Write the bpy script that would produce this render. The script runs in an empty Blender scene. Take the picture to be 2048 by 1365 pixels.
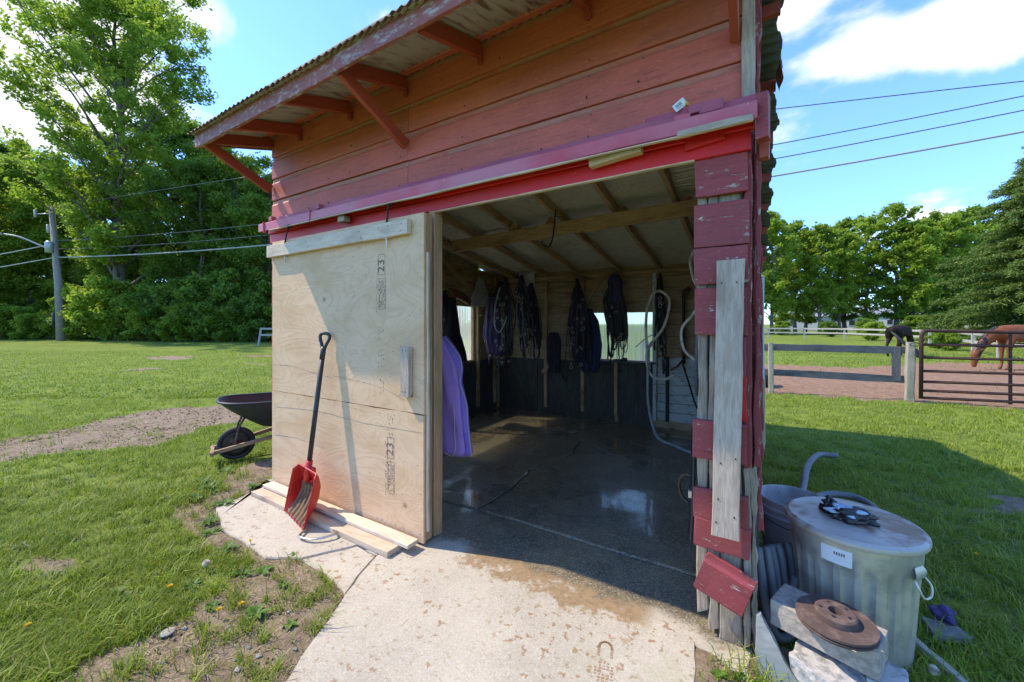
import bpy, bmesh, math, random
import numpy as np
from mathutils import Vector, Matrix, noise
R = math.radians
rnd = random.Random(7)
rng = np.random.default_rng(11)
scene = bpy.context.scene
col = scene.collection

# ---------------------------------------------------------------- camera
cam = bpy.data.cameras.new('camera')
cam.sensor_width = 36.0
cam.lens = 795.0 / 2048.0 * 36.0
cam.shift_y = -34.5 / 2048.0
cam.clip_start = 0.05
cam.clip_end = 3000
camo = bpy.data.objects.new('camera', cam)
col.objects.link(camo)
camo.location = (0, 0, 1.55)
camo.rotation_euler = (R(90), 0, R(31.543))
scene.camera = camo

# ---------------------------------------------------------------- sun, sky, exposure
SD = Vector((0.763, 0.25, -1.0)).normalized()          # the way the sunlight travels
sun = bpy.data.lights.new('sun', 'SUN')
sun.energy = 2.15
sun.angle = R(0.55)
sun.color = (1.0, 0.88, 0.70)
suno = bpy.data.objects.new('sun', sun)
col.objects.link(suno)
suno.rotation_euler = SD.to_track_quat('-Z', 'Y').to_euler()
elev = math.asin(-SD.z)
azim = math.atan2(-SD.x, -SD.y)                          # clockwise from +Y

scene.view_settings.view_transform = 'Standard'
scene.view_settings.look = 'None'
scene.view_settings.gamma = 1
scene.view_settings.exposure = 1.58
scene.cycles.max_bounces = 10
scene.cycles.diffuse_bounces = 7
scene.cycles.transparent_max_bounces = 12
scene.cycles.sample_clamp_indirect = 6
scene.cycles.use_denoising = True


class NT:
    """small helper around a node tree"""
    def __init__(s, t):
        s.t = t; t.nodes.clear()
    def n(s, typ, ins=None, **props):
        nd = s.t.nodes.new(typ)
        for k, v in props.items():
            setattr(nd, k, v)
        for k, v in (ins or {}).items():
            if isinstance(v, bpy.types.NodeSocket):
                s.t.links.new(v, nd.inputs[k])
            else:
                nd.inputs[k].default_value = v
        return nd
    def link(s, a, b):
        s.t.links.new(a, b)
    def math(s, op, a, b=0.0, c=0.0):
        nd = s.n('ShaderNodeMath', operation=op)
        for i, v in enumerate((a, b, c)):
            if isinstance(v, bpy.types.NodeSocket): s.link(v, nd.inputs[i])
            else: nd.inputs[i].default_value = v
        return nd.outputs[0]
    def mix(s, f, a, b, blend='MIX'):
        nd = s.n('ShaderNodeMix', data_type='RGBA', blend_type=blend, clamp_factor=True)
        for i, v in ((0, f), (6, a), (7, b)):
            if isinstance(v, bpy.types.NodeSocket): s.link(v, nd.inputs[i])
            else: nd.inputs[i].default_value = (v if i == 0 else (*v[:3], 1))
        return nd.outputs[2]
    def ramp(s, f, lo, hi, smooth=True):
        nd = s.n('ShaderNodeMapRange', interpolation_type='SMOOTHSTEP' if smooth else 'LINEAR')
        s.link(f, nd.inputs[0]); nd.inputs[1].default_value = lo; nd.inputs[2].default_value = hi
        return nd.outputs[0]
    def noise(s, vec, scale, detail=4, rough=.55, dist=0.0):
        return s.n('ShaderNodeTexNoise', {'Vector': vec, 'Scale': scale, 'Detail': detail, 'Roughness': rough, 'Distortion': dist}).outputs[0]
    def vmul(s, v, m, add=None):
        nd = s.n('ShaderNodeMapping', {'Vector': v}); nd.inputs['Scale'].default_value = m
        if add: nd.inputs['Location'].default_value = add
        return nd.outputs[0]


world = bpy.data.worlds.new('World')
scene.world = world
world.use_nodes = True
w = NT(world.node_tree)
sky = w.n('ShaderNodeTexSky', sky_type='NISHITA', sun_disc=False, sun_elevation=elev, sun_rotation=azim,
          altitude=50, air_density=1.0, dust_density=0.1, ozone_density=1.6)
gen = w.n('ShaderNodeTexCoord').outputs['Generated']
sep = w.n('ShaderNodeSeparateXYZ', {0: gen})
zz = w.math('MAXIMUM', sep.outputs[2], 0.0)
den = w.math('ADD', zz, 0.16)
px_ = w.math('DIVIDE', sep.outputs[0], den)
py_ = w.math('DIVIDE', sep.outputs[1], den)
cv = w.n('ShaderNodeCombineXYZ', {0: px_, 1: py_, 2: 0.0}).outputs[0]
n1 = w.noise(w.vmul(cv, (1, 1, 1), (3.1, 0.7, 0)), 1.5, 9, .56, .25)
def lobe(d, k, amp):
    d = Vector(d).normalized()
    dt = w.n('ShaderNodeVectorMath', {0: gen, 1: tuple(d)}, operation='DOT_PRODUCT').outputs['Value']
    return w.math('MULTIPLY', w.math('POWER', w.math('MAXIMUM', dt, 0.0), k), amp)
acc = w.math('ADD', w.math('MULTIPLY', n1, 1.9), -.45)
LOBES = [((0.096, 0.878, 0.468), 900, 0.24), ((0.142, 0.872, 0.469), 700, 0.26), ((0.185, 0.871, 0.455), 700, 0.25), ((0.226, 0.87, 0.438), 700, 0.24), ((0.25, 0.86, 0.445), 700, 0.28), ((0.285, 0.855, 0.433), 500, 0.3), ((0.319, 0.85, 0.419), 500, 0.3), ((0.303, 0.865, 0.399), 900, 0.22), ((0.057, 0.837, 0.544), 900, 0.28), ((0.264, 0.906, 0.332), 1500, 0.22), ((0.205, 0.932, 0.301), 1500, 0.18), ((0.159, 0.862, 0.482), 2000, 0.18), ((-0.804, 0.291, 0.519), 500, 0.3), ((-0.817, 0.255, 0.517), 500, 0.28), ((-0.792, 0.33, 0.514), 1200, 0.18), ((-0.919, 0.115, 0.377), 160, 0.28), ((-0.944, 0.132, 0.303), 300, 0.22), ((-0.88, 0.167, 0.446), 160, 0.24), ((-0.932, 0.042, 0.361), 60, 0.2)]
for d, k, a in LOBES:
    acc = w.math('ADD', acc, lobe(d, k, a))
cm = w.ramp(acc, .61, .88)
cm = w.math('MULTIPLY', cm, w.ramp(sep.outputs[2], 0.02, 0.16))
skc = w.mix(1.0, sky.outputs[0], (.84, .89, 1.0), 'MULTIPLY')
hz = w.mix(w.ramp(sep.outputs[2], -.05, .42), (.44, .64, .88), (.66, .84, 1.04))
skc = w.mix(1.0, skc, hz, 'MULTIPLY')
cl = w.mix(cm, skc, (2.75, 2.85, 3.0))
bg = w.n('ShaderNodeBackground', {'Color': cl, 'Strength': 0.15})
wo = w.n('ShaderNodeOutputWorld', {0: bg.outputs[0]})

# ---------------------------------------------------------------- materials
MATS = {}
def newmat(name):
    m = bpy.data.materials.new(name); m.use_nodes = True
    MATS[name] = m
    return m, NT(m.node_tree)

def coords(t, stretch=(1, 1, 1), world_space=False):
    if world_space:
        return t.vmul(t.n('ShaderNodeNewGeometry').outputs['Position'], stretch)
    c = t.n('ShaderNodeTexCoord').outputs['Object']
    r = t.n('ShaderNodeObjectInfo').outputs['Random']
    k = t.math('MULTIPLY', r, 37.0)
    c2 = t.n('ShaderNodeVectorMath', {0: c, 1: t.n('ShaderNodeCombineXYZ', {0: k, 1: k, 2: k}).outputs[0]}, operation='ADD').outputs[0]
    return t.vmul(c2, stretch)

def finish(t, colr, rough=.8, metal=0.0, bump=None, bstr=.3, bdist=.004, spec=.5, coat=0.0, trans=None):
    b = t.n('ShaderNodeBsdfPrincipled', {'Metallic': metal, 'Specular IOR Level': spec, 'Coat Weight': coat})
    for k, v in (('Base Color', colr), ('Roughness', rough)):
        if isinstance(v, bpy.types.NodeSocket): t.link(v, b.inputs[k])
        else: b.inputs[k].default_value = v if k == 'Roughness' else (*v[:3], 1)
    if bump is not None:
        bn = t.n('ShaderNodeBump', {'Height': bump, 'Strength': bstr, 'Distance': bdist})
        t.link(bn.outputs[0], b.inputs['Normal'])
    out = b.outputs[0]
    if trans:
        tr = t.n('ShaderNodeBsdfTranslucent')
        if isinstance(trans[0], bpy.types.NodeSocket): t.link(trans[0], tr.inputs[0])
        else: tr.inputs[0].default_value = (*trans[0], 1)
        out = t.n('ShaderNodeMixShader', {0: trans[1], 1: b.outputs[0], 2: tr.outputs[0]}).outputs[0]
    t.n('ShaderNodeOutputMaterial', {0: out})
    return b

def wood(name, c1, c2, c3=None, grain=26, rough=.75, bstr=.5, knots=True, dirt=.35, spec=.3):
    m, t = newmat(name)
    v = coords(t, (1.0, 9, 9))
    g = t.noise(v, grain * .35, 6, .6, .6)
    fine = t.noise(coords(t, (2.2, 40, 40)), 6, 4, .6)
    c = t.mix(t.ramp(g, .35, .65), c1, c2)
    if c3:
        c = t.mix(t.math('MULTIPLY', t.ramp(t.noise(coords(t, (1, 3, 3)), 2.5, 5), .48, .7), dirt * 2), c, c3)
    c = t.mix(t.math('MULTIPLY', t.ramp(fine, .5, .75), .45), c, tuple(x * .45 for x in c1))
    if knots:
        vo = t.n('ShaderNodeTexVoronoi', {'Vector': coords(t, (1.5, 4, 4)), 'Scale': 1.6}).outputs[0]
        c = t.mix(t.math('SUBTRACT', 1.0, t.ramp(vo, .05, .11)), c, tuple(x * .3 for x in c1))
    finish(t, c, rough, bump=t.math('ADD', t.math('MULTIPLY', fine, .6), g), bstr=bstr, bdist=.003, spec=spec)
    return m

def paint(name, c1, c2, peel=.62, under=(.36, .31, .25), rough=.6, bstr=.35, soft=.03, dirt=(.12, .06, .04), spec=.4, fleck=.73, ledge=0.0):
    """aged paint on wood: tone changes, dirt, bare spots where it has flaked"""
    m, t = newmat(name)
    g = t.noise(coords(t, (1, 7, 7)), 4, 5, .6)
    big = t.noise(coords(t), 1.3, 4)
    c = t.mix(t.ramp(big, .35, .68), c1, c2)
    c = t.mix(t.math('MULTIPLY', t.ramp(g, .5, .8), .35), c, dirt)
    fl = t.noise(coords(t, (1.6, 5, 5)), 6.5, 11, .80, .2)
    mk = t.ramp(fl, peel, peel + soft)
    fk = t.ramp(t.noise(coords(t, (8, 18, 18)), 5, 3, .5), fleck, fleck + .03)
    mk2 = t.math('MAXIMUM', mk, fk)
    if ledge:
        oz = t.n('ShaderNodeSeparateXYZ', {0: t.n('ShaderNodeTexCoord').outputs['Object']}).outputs[2]
        du = t.math('MULTIPLY', t.ramp(t.math('ADD', oz, t.math('MULTIPLY', t.noise(coords(t, (1, 4, 4)), 6, 5), .02)), .176, .190), t.ramp(t.noise(coords(t, (1, 3, 3)), 3, 5, .7), .30, .62))
        c = t.mix(t.math('MULTIPLY', du, ledge), c, (.42, .25, .17))
        c = t.mix(t.math('MULTIPLY', t.ramp(t.noise(coords(t, (1.2, 14, 14)), 6, 6, .7), .50, .70), .75), c, tuple(x * .55 for x in c1))
        c = t.mix(t.math('MULTIPLY', t.ramp(t.noise(coords(t, (4, 9, 9)), 9, 4, .7), .58, .72), .6), c, tuple(min(1, x * 1.35 + .05) for x in c1))
    ug = t.noise(coords(t, (2, 30, 30)), 5, 4)
    uc = t.mix(ug, tuple(x * .5 for x in under), tuple(min(1, x * 1.5) for x in under))
    c = t.mix(mk2, c, uc)
    h = t.math('SUBTRACT', t.math('MULTIPLY', g, .35), t.math('MULTIPLY', mk2, .6))
    h = t.math('ADD', h, t.math('MULTIPLY', t.noise(coords(t, (3, 25, 25)), 8, 4), .25))
    finish(t, c, rough, bump=h, bstr=bstr, bdist=.004, spec=spec)
    return m

def plain(name, c, rough=.5, metal=0.0, var=.25, scale=12, bstr=.15, spec=.5, c2=None, thr=(.45, .7), trans=None, stretch=(1, 1, 1), coat=0.0):
    m, t = newmat(name)
    n = t.noise(coords(t, stretch), scale, 5, .6)
    cc = t.mix(t.ramp(n, *thr), c, c2 if c2 else tuple(x * (1 - var) for x in c))
    finish(t, cc, rough, metal, bump=n, bstr=bstr, spec=spec, trans=trans, coat=coat)
    return m

paint('red_siding', (.60, .135, .09), (.47, .11, .08), .645, (.50, .33, .25), rough=.62, ledge=.7, bstr=.6)
paint('red_siding_upper', (.58, .145, .08), (.46, .115, .068), .64, (.50, .34, .22), rough=.6, ledge=.85, bstr=.6)
paint('red_post', (.33, .055, .055), (.25, .05, .05), .585, (.48, .40, .33), rough=.62, fleck=.75, bstr=.6, ledge=.001)
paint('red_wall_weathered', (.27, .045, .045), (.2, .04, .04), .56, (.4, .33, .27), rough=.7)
paint('red_trim', (.40, .070, .035), (.30, .055, .03), .72, (.42, .25, .16), rough=.5)
paint('red_fascia', (.36, .10, .08), (.28, .10, .085), .50, (.50, .40, .35), rough=.7, soft=.10, bstr=.6)
paint('bright_red', (.72, .016, .018), (.52, .018, .020), .66, (.55, .40, .34), rough=.45, spec=.4, bstr=.5)
paint('pink_red', (.56, .18, .22), (.56, .065, .09), .60, (.62, .48, .56), rough=.5, soft=.18, spec=.4, bstr=.5)
paint('pink_red_rough', (.46, .12, .15), (.38, .07, .12), .66, (.4, .25, .25), rough=.6, bstr=.9)
paint('whitewash', (.62, .66, .64), (.50, .55, .54), .56, (.16, .15, .13), rough=.7, dirt=(.25, .3, .3))
wood('raw_post', (.27, .205, .145), (.42, .34, .25), (.12, .09, .065), 30, bstr=1.2, knots=False)
wood('grey_board', (.38, .29, .215), (.50, .40, .31), (.25, .19, .145), 26, bstr=.4, knots=True, dirt=.3)
wood('new_pine', (.52, .36, .20), (.62, .46, .28), (.42, .27, .15), 20, bstr=.2)
wood('pale_pine', (.62, .475, .34), (.70, .565, .43), (.42, .31, .22), 20, bstr=.2)
wood('old_pine', (.50, .37, .25), (.60, .46, .33), (.28, .21, .15), 22, bstr=.5, dirt=.45)
wood('treated_stud', (.50, .30, .17), (.40, .23, .12), (.26, .21, .09), 20, bstr=.25)
wood('roof_timber', (.42, .27, .15), (.54, .37, .22), (.18, .115, .065), 24, bstr=.5)
wood('inner_plank', (.38, .27, .16), (.50, .37, .23), (.17, .12, .07), 22, bstr=.5)
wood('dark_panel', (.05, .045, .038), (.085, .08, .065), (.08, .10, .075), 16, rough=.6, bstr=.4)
wood('fence_board', (.10, .098, .095), (.14, .14, .135), (.05, .05, .05), 26)
wood('fence_post', (.30, .27, .20), (.40, .36, .28), (.22, .22, .12), 26)
wood('far_fence', (.33, .31, .27), (.42, .40, .35), (.3, .29, .26), 12, knots=False)
wood('barrow_wood', (.30, .19, .11), (.38, .26, .16), (.16, .11, .08), 22)
wood('utility_pole', (.24, .22, .20), (.32, .30, .27), (.15, .14, .13), 10, knots=False)

# plywood with long flowing grain contours
m, t = newmat('plywood')
v = coords(t, (1.0, 1, 2.6))
base = t.noise(v, .9, 2.2, .42, .7)
k = t.math('PINGPONG', t.math('MULTIPLY', base, 46.0), 1.0)
line = t.math('MULTIPLY', t.ramp(k, .60, 1.0), .55)
lin2 = t.math('MULTIPLY', t.ramp(t.noise(coords(t, (3, 1, 60)), 4, 3), .52, .75), .35)
pat = t.noise(coords(t, (1, 1, 2)), 2.3, 4, .6)
c = t.mix(t.ramp(pat, .35, .7), (.72, .485, .29), (.62, .385, .205))
c = t.mix(t.math('MULTIPLY', line, .5), c, (.46, .28, .18))
c = t.mix(lin2, c, (.50, .34, .23))
c = t.mix(t.math('MULTIPLY', t.ramp(t.noise(coords(t, (1, 1, 1.5)), 5.5, 6, .7), .60, .72), .5), c, (.43, .30, .21))
kn = t.n('ShaderNodeTexVoronoi', {'Vector': coords(t, (1, 1, 1.2)), 'Scale': 2.1}).outputs[0]
c = t.mix(t.math('MULTIPLY', t.math('SUBTRACT', 1.0, t.ramp(kn, .02, .075)), .75), c, (.27, .12, .07))
sp = t.n('ShaderNodeTexVoronoi', {'Vector': coords(t), 'Scale': 11}).outputs[0]
c = t.mix(t.math('SUBTRACT', 1.0, t.ramp(sp, .03, .06)), c, (.10, .07, .05))
finish(t, c, .72, bump=t.math('ADD', t.math('MULTIPLY', k, .5), lin2), bstr=.25, spec=.3)

# concrete: dry and pale outside, wet and dark inside, a brown damp edge between them
m, t = newmat('concrete')
pos = t.n('ShaderNodeNewGeometry').outputs['Position']
sp_ = t.n('ShaderNodeSeparateXYZ', {0: pos})
wn = t.noise(pos, 3.2, 6, .65, .4)
ys = t.math('ADD', sp_.outputs[1], t.math('MULTIPLY', t.math('SUBTRACT', wn, .5), .38))
wet = t.ramp(ys, 2.16, 2.26)
damp = t.ramp(t.math('ADD', ys, t.math('MULTIPLY', t.math('SUBTRACT', t.noise(pos, 7.0, 6, .75), .5), .85)), 2.02, 2.12)
inx = t.math('MULTIPLY', t.ramp(sp_.outputs[0], -1.75, -1.6), t.math('SUBTRACT', 1.0, t.ramp(sp_.outputs[0], -.55, -.42)))
damp = t.math('MULTIPLY', damp, inx)
agg = t.n('ShaderNodeTexVoronoi', {'Vector': pos, 'Scale': 150.0}).outputs['Color']
aggv = t.n('ShaderNodeSeparateColor', {0: agg}).outputs[0]
blot = t.noise(pos, 1.7, 6, .6)
dry = t.mix(t.ramp(blot, .35, .7), (.47, .415, .32), (.36, .315, .24))
dry = t.mix(t.math('MULTIPLY', t.ramp(aggv, .6, 1.0), .45), dry, (.58, .51, .44))
dry = t.mix(t.math('MULTIPLY', t.math('SUBTRACT', 1.0, t.ramp(aggv, 0, .25)), .35), dry, (.25, .22, .18))
spot = t.math('MULTIPLY', t.ramp(t.noise(pos, 24, 5, .6), .57, .62), t.ramp(t.noise(pos, 1.9, 3), .40, .56))
dry = t.mix(t.math('MULTIPLY', spot, .85), dry, (.26, .15, .07))
grn = t.math('MULTIPLY', t.ramp(t.noise(pos, 2.1, 4), .5, .7), t.ramp(sp_.outputs[0], -.85, -.4))
dry = t.mix(t.math('MULTIPLY', grn, .6), dry, (.27, .28, .13))
yl = t.mix(t.ramp(t.noise(pos, 30, 4), .4, .7), (.30, .20, .105), (.22, .15, .08))
wetc = t.mix(t.ramp(t.noise(pos, 5, 6, .7), .35, .7), (.20, .165, .11), (.115, .098, .07))
wetc = t.mix(t.math('MULTIPLY', t.ramp(t.noise(pos, 1.5, 4), .45, .65), .6), wetc, (.27, .21, .12))
wetc = t.mix(t.math('MULTIPLY', t.ramp(aggv, .7, .9), .6), wetc, (.42, .37, .28))
wetc = t.mix(t.math('MULTIPLY', t.math('SUBTRACT', 1.0, t.ramp(aggv, .1, .3)), .5), wetc, (.07, .06, .045))
c = t.mix(damp, dry, yl)
c = t.mix(wet, c, wetc)
pud = t.ramp(t.noise(t.vmul(pos, (1, 1, 1), (.3, .1, 0)), 1.1, 4, .55), .44, .62)
rw = t.n('ShaderNodeMapRange', {0: t.math('MULTIPLY', wet, t.math('ADD', .55, t.math('MULTIPLY', pud, .45)))})
rw.inputs[3].default_value = .9; rw.inputs[4].default_value = .04
h = t.math('ADD', t.math('MULTIPLY', aggv, .5), t.math('MULTIPLY', t.noise(pos, 45, 5, .7), 1.2))
h = t.math('ADD', h, t.math('MULTIPLY', t.noise(pos, 9, 3), 1.5))
h = t.math('MULTIPLY', h, t.math('SUBTRACT', 1.0, t.math('MULTIPLY', wet, t.math('ADD', .30, t.math('MULTIPLY', pud, .55)))))
h = t.math('ADD', h, t.math('MULTIPLY', t.noise(t.vmul(pos, (1, 2.2, 1)), 14, 3, .5), .5))
b = finish(t, c, rw.outputs[0], bump=h, bstr=.40, bdist=.004, spec=.5)
t.link(t.math('MULTIPLY', wet, t.math('ADD', .05, t.math('MULTIPLY', pud, .85))), b.inputs['Coat Weight'])
b.inputs['Coat Roughness'].default_value = .05; b.inputs['Coat IOR'].default_value = 1.6

# ground: grass sod to dirt, by the painted 'dirt' attribute
m, t = newmat('ground')
pos = t.n('ShaderNodeNewGeometry').outputs['Position']
at = t.n('ShaderNodeAttribute', attribute_name='dirt').outputs['Fac']
dn = t.math('ADD', at, t.math('MULTIPLY', t.math('SUBTRACT', t.noise(pos, 4.5, 7, .7), .5), .55))
dm = t.ramp(dn, .42, .58)
g1 = t.noise(pos, .35, 6, .6); g2 = t.noise(pos, 6, 6, .7); g3 = t.noise(pos, 45, 3, .7)
gc = t.mix(t.ramp(g1, .35, .65), (.145, .19, .022), (.20, .245, .032))
gc = t.mix(t.math('MULTIPLY', t.ramp(t.noise(pos, 1.7, 7, .75), .48, .64), .6), gc, (.075, .12, .016))
gc = t.mix(t.math('MULTIPLY', t.ramp(g2, .42, .66), .75), gc, (.065, .105, .014))
gc = t.mix(t.math('MULTIPLY', t.ramp(g3, .45, .7), .5), gc, (.20, .26, .05))
gc = t.mix(t.math('MULTIPLY', t.ramp(t.noise(pos, 1.1, 5, .7), .62, .72), .5), gc, (.22, .21, .08))
d1 = t.noise(pos, 8, 8, .72); d2 = t.noise(pos, 55, 4, .7)
dc = t.mix(t.ramp(d1, .3, .7), (.17, .12, .075), (.31, .235, .16))
dc = t.mix(t.math('MULTIPLY', t.ramp(d2, .5, .7), .5), dc, (.42, .34, .26))
redp = t.ramp(t.n('ShaderNodeSeparateXYZ', {0: pos}).outputs[1], 9.0, 10.5)
dc = t.mix(t.math('MULTIPLY', redp, .7), dc, t.mix(t.ramp(d1, .3, .7), (.20, .10, .055), (.33, .19, .12)))
c = t.mix(dm, gc, dc)
h = t.math('ADD', t.math('MULTIPLY', g2, .5), t.math('ADD', t.math('MULTIPLY', g3, .3), t.math('MULTIPLY', d1, 1.6)))
finish(t, c, .95, bump=h, bstr=.9, bdist=.03, spec=.15)

def leafmat(name, cs, tr=.35, rough=.55):
    m, t = newmat(name)
    r = t.n('ShaderNodeNewGeometry').outputs['Random Per Island']
    oi = t.n('ShaderNodeObjectInfo').outputs['Random']
    c = t.mix(t.ramp(r, 0, .6, False), cs[0], cs[1])
    c = t.mix(t.ramp(r, .75, 1, False), c, cs[2])
    c = t.mix(t.math('MULTIPLY', oi, .5), c, tuple(x * .7 for x in cs[0]))
    tc = t.mix(.35, c, (.30, .45, .03))
    finish(t, c, rough, spec=.35, trans=(tc, tr))
    return m
leafmat('blades', ((.17, .245, .015), (.29, .37, .025), (.46, .42, .12)), .35)
leafmat('dry_blades', ((.30, .24, .12), (.38, .31, .17), (.24, .2, .09)), .2)
leafmat('maple_leaves', ((.18, .28, .035), (.26, .38, .04), (.36, .48, .07)), .58)
leafmat('deep_leaves', ((.13, .22, .035), (.19, .30, .04), (.27, .40, .06)), .55)
leafmat('bright_leaves', ((.24, .36, .035), (.34, .46, .045), (.46, .56, .09)), .58)
leafmat('spruce_needles', ((.10, .16, .035), (.15, .22, .04), (.25, .33, .07)), .35)
leafmat('weed_leaves', ((.06, .15, .02), (.10, .20, .02), (.16, .25, .04)), .35)
plain('bark', (.17, .14, .11), .9, c2=(.055, .045, .035), scale=6, stretch=(3, 3, .7), bstr=.8)
plain('bark_pale', (.20, .17, .14), .9, c2=(.10, .085, .07), scale=5, stretch=(3, 3, .7), bstr=.8)
plain('galvanised', (.62, .57, .46), .42, .5, c2=(.38, .36, .31), scale=7, thr=(.38, .68), bstr=.1)
plain('roof_metal', (.075, .078, .07), .7, .3, c2=(.06, .042, .03), scale=7, bstr=.2)
plain('pent_metal', (.50, .50, .46), .5, .3, c2=(.20, .14, .10), scale=4, thr=(.5, .7), stretch=(6, 1, 1), bstr=.1)
plain('lid_metal', (.50, .46, .39), .5, .35, c2=(.28, .18, .11), scale=6, thr=(.46, .64))
plain('roof_metal_rusty', (.16, .085, .05), .75, .35, c2=(.07, .05, .04), scale=9, bstr=.3)
plain('rust', (.085, .052, .042), .9, 0.0, c2=(.155, .105, .08), scale=18, bstr=.5)
plain('rusty_gate', (.055, .026, .018), .7, .3, c2=(.10, .04, .025), scale=8, bstr=.3)
plain('iron', (.05, .045, .04), .55, .8, c2=(.10, .07, .05), scale=14)
plain('bright_steel', (.55, .55, .53), .28, 1.0, scale=20, bstr=.05)
plain('black_plastic', (.022, .024, .026), .42, var=.4, scale=20, bstr=.05)
plain('barrow_tray', (.028, .032, .034), .5, c2=(.07, .065, .055), scale=4, thr=(.5, .75), bstr=.1)
plain('barrow_inside', (.10, .05, .032), .8, c2=(.05, .035, .03), scale=6, bstr=.3)
plain('tyre', (.02, .02, .02), .8, c2=(.05, .045, .04), scale=10)
plain('red_plastic', (.50, .012, .010), .38, var=.25, scale=5, bstr=.05, coat=.15)
plain('manure', (.20, .12, .065), .95, c2=(.10, .055, .03), scale=22, bstr=1.0)
plain('grey_plastic', (.46, .46, .45), .45, c2=(.26, .27, .275), scale=5)
plain('grey_hose', (.14, .145, .15), .5, c2=(.10, .115, .13), scale=9)
plain('cream_hose', (.75, .72, .62), .45, c2=(.42, .39, .32), scale=9)
plain('pale_hose', (.34, .40, .44), .35, c2=(.25, .3, .33), scale=9)
plain('black_leather', (.014, .012, .013), .32, var=.4, scale=25, spec=.6)
plain('brown_leather', (.20, .085, .03), .35, c2=(.09, .035, .015), scale=9, spec=.6)
plain('black_nylon', (.018, .016, .020), .65, var=.3, scale=40)
plain('purple_nylon', (.05, .028, .11), .7, c2=(.03, .018, .07), scale=15)
plain('purple_blanket', (.40, .235, .60), .85, c2=(.33, .19, .52), scale=5, bstr=.4)
plain('blue_purple_blanket', (.26, .17, .58), .85, c2=(.20, .13, .48), scale=5, bstr=.4)
plain('cream_piping', (.62, .52, .46), .7)
plain('navy_cloth', (.022, .035, .095), .85, c2=(.012, .018, .05), scale=7, bstr=.3)
plain('dark_cloth', (.035, .03, .045), .9, c2=(.02, .018, .025), scale=7, bstr=.3)
plain('grey_cloth', (.30, .30, .27), .85, c2=(.2, .2, .18), scale=6, bstr=.3)
plain('white_paper', (.50, .52, .50), .8, c2=(.36, .38, .36), scale=5)
plain('white_label', (.75, .75, .73), .6, var=.1)
plain('ink', (.11, .075, .055), .8, c2=(.34, .23, .15), scale=60, thr=(.5, .75))
plain('copper_red', (.30, .05, .03), .45, c2=(.2, .06, .03), scale=7)
plain('block', (.37, .32, .26), .95, c2=(.25, .215, .175), scale=42, thr=(.4, .65), bstr=1.0)
plain('broken_concrete', (.45, .42, .38), .95, c2=(.22, .215, .205), scale=26, thr=(.42, .66), bstr=1.0)
plain('slate_slab', (.17, .195, .19), .9, c2=(.24, .26, .25), scale=9, bstr=.5)
plain('stone', (.19, .18, .175), .85, c2=(.11, .105, .11), scale=20, bstr=.6)
plain('clod', (.20, .145, .095), .95, c2=(.13, .095, .065), scale=20)
plain('chip', (.36, .33, .29), .9, scale=20)
plain('yellow_petals', (.80, .55, .01), .6, var=.2, scale=60, trans=((.8, .6, .02), .3))
plain('seed_fluff', (.70, .64, .56), .9, var=.15, scale=80, trans=((.8, .75, .7), .4))
plain('stem', (.16, .28, .03), .6, trans=((.3, .45, .05), .3))
plain('bay_coat', (.19, .062, .020), .5, c2=(.12, .036, .012), scale=3, bstr=.05, spec=.25)
plain('dark_coat', (.024, .013, .009), .7, c2=(.014, .009, .007), scale=3, bstr=.05, spec=.15)
plain('mane', (.012, .010, .009), .5, scale=30, stretch=(8, 8, 1))
plain('dry_mud', (.30, .185, .10), .95, c2=(.38, .27, .17), scale=60)
plain('hoof', (.08, .07, .06), .6)
plain('white_siding', (.40, .42, .43), .7, var=.08, scale=3)
plain('tin_roof', (.22, .23, .24), .6, var=.15)
plain('dark_glass', (.03, .035, .04), .12, spec=.8)
plain('asphalt', (.30, .30, .29), .9, var=.15)
plain('wire_dark', (.13, .13, .12), .6)
plain('wire_grey', (.38, .38, .36), .6)
plain('wire_pale', (.55, .56, .54), .5)
plain('lamp_grey', (.42, .44, .45), .4, .3)
plain('vinyl_white', (.55, .62, .68), .5, var=.1)
plain('pale_batten', (.50, .42, .28), .8, c2=(.38, .31, .2), scale=8, stretch=(1, 9, 9))
plain('straw', (.45, .34, .20), .9)

# foil-faced ceiling liner with fine ribs and creases
m, t = newmat('foil')
pos = coords(t)
rib = t.n('ShaderNodeTexWave', {'Vector': pos, 'Scale': 14.0, 'Distortion': 1.2, 'Detail': 2, 'Detail Scale': 1.5}, wave_type='BANDS', bands_direction='Y').outputs[1]
cr = t.noise(pos, 3.0, 5, .6, 1.2)
cc = t.mix(t.ramp(cr, .4, .7), (.86, .81, .68), (.74, .69, .56))
crf = t.noise(t.vmul(pos, (1.2, 3.5, 1)), 6.0, 6, .65, 1.5)
finish(t, cc, .42, .12, bump=t.math('ADD', t.math('ADD', t.math('MULTIPLY', rib, .5), t.math('MULTIPLY', cr, 2.2)), t.math('MULTIPLY', crf, 1.3)), bstr=.9, bdist=.03)

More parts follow.
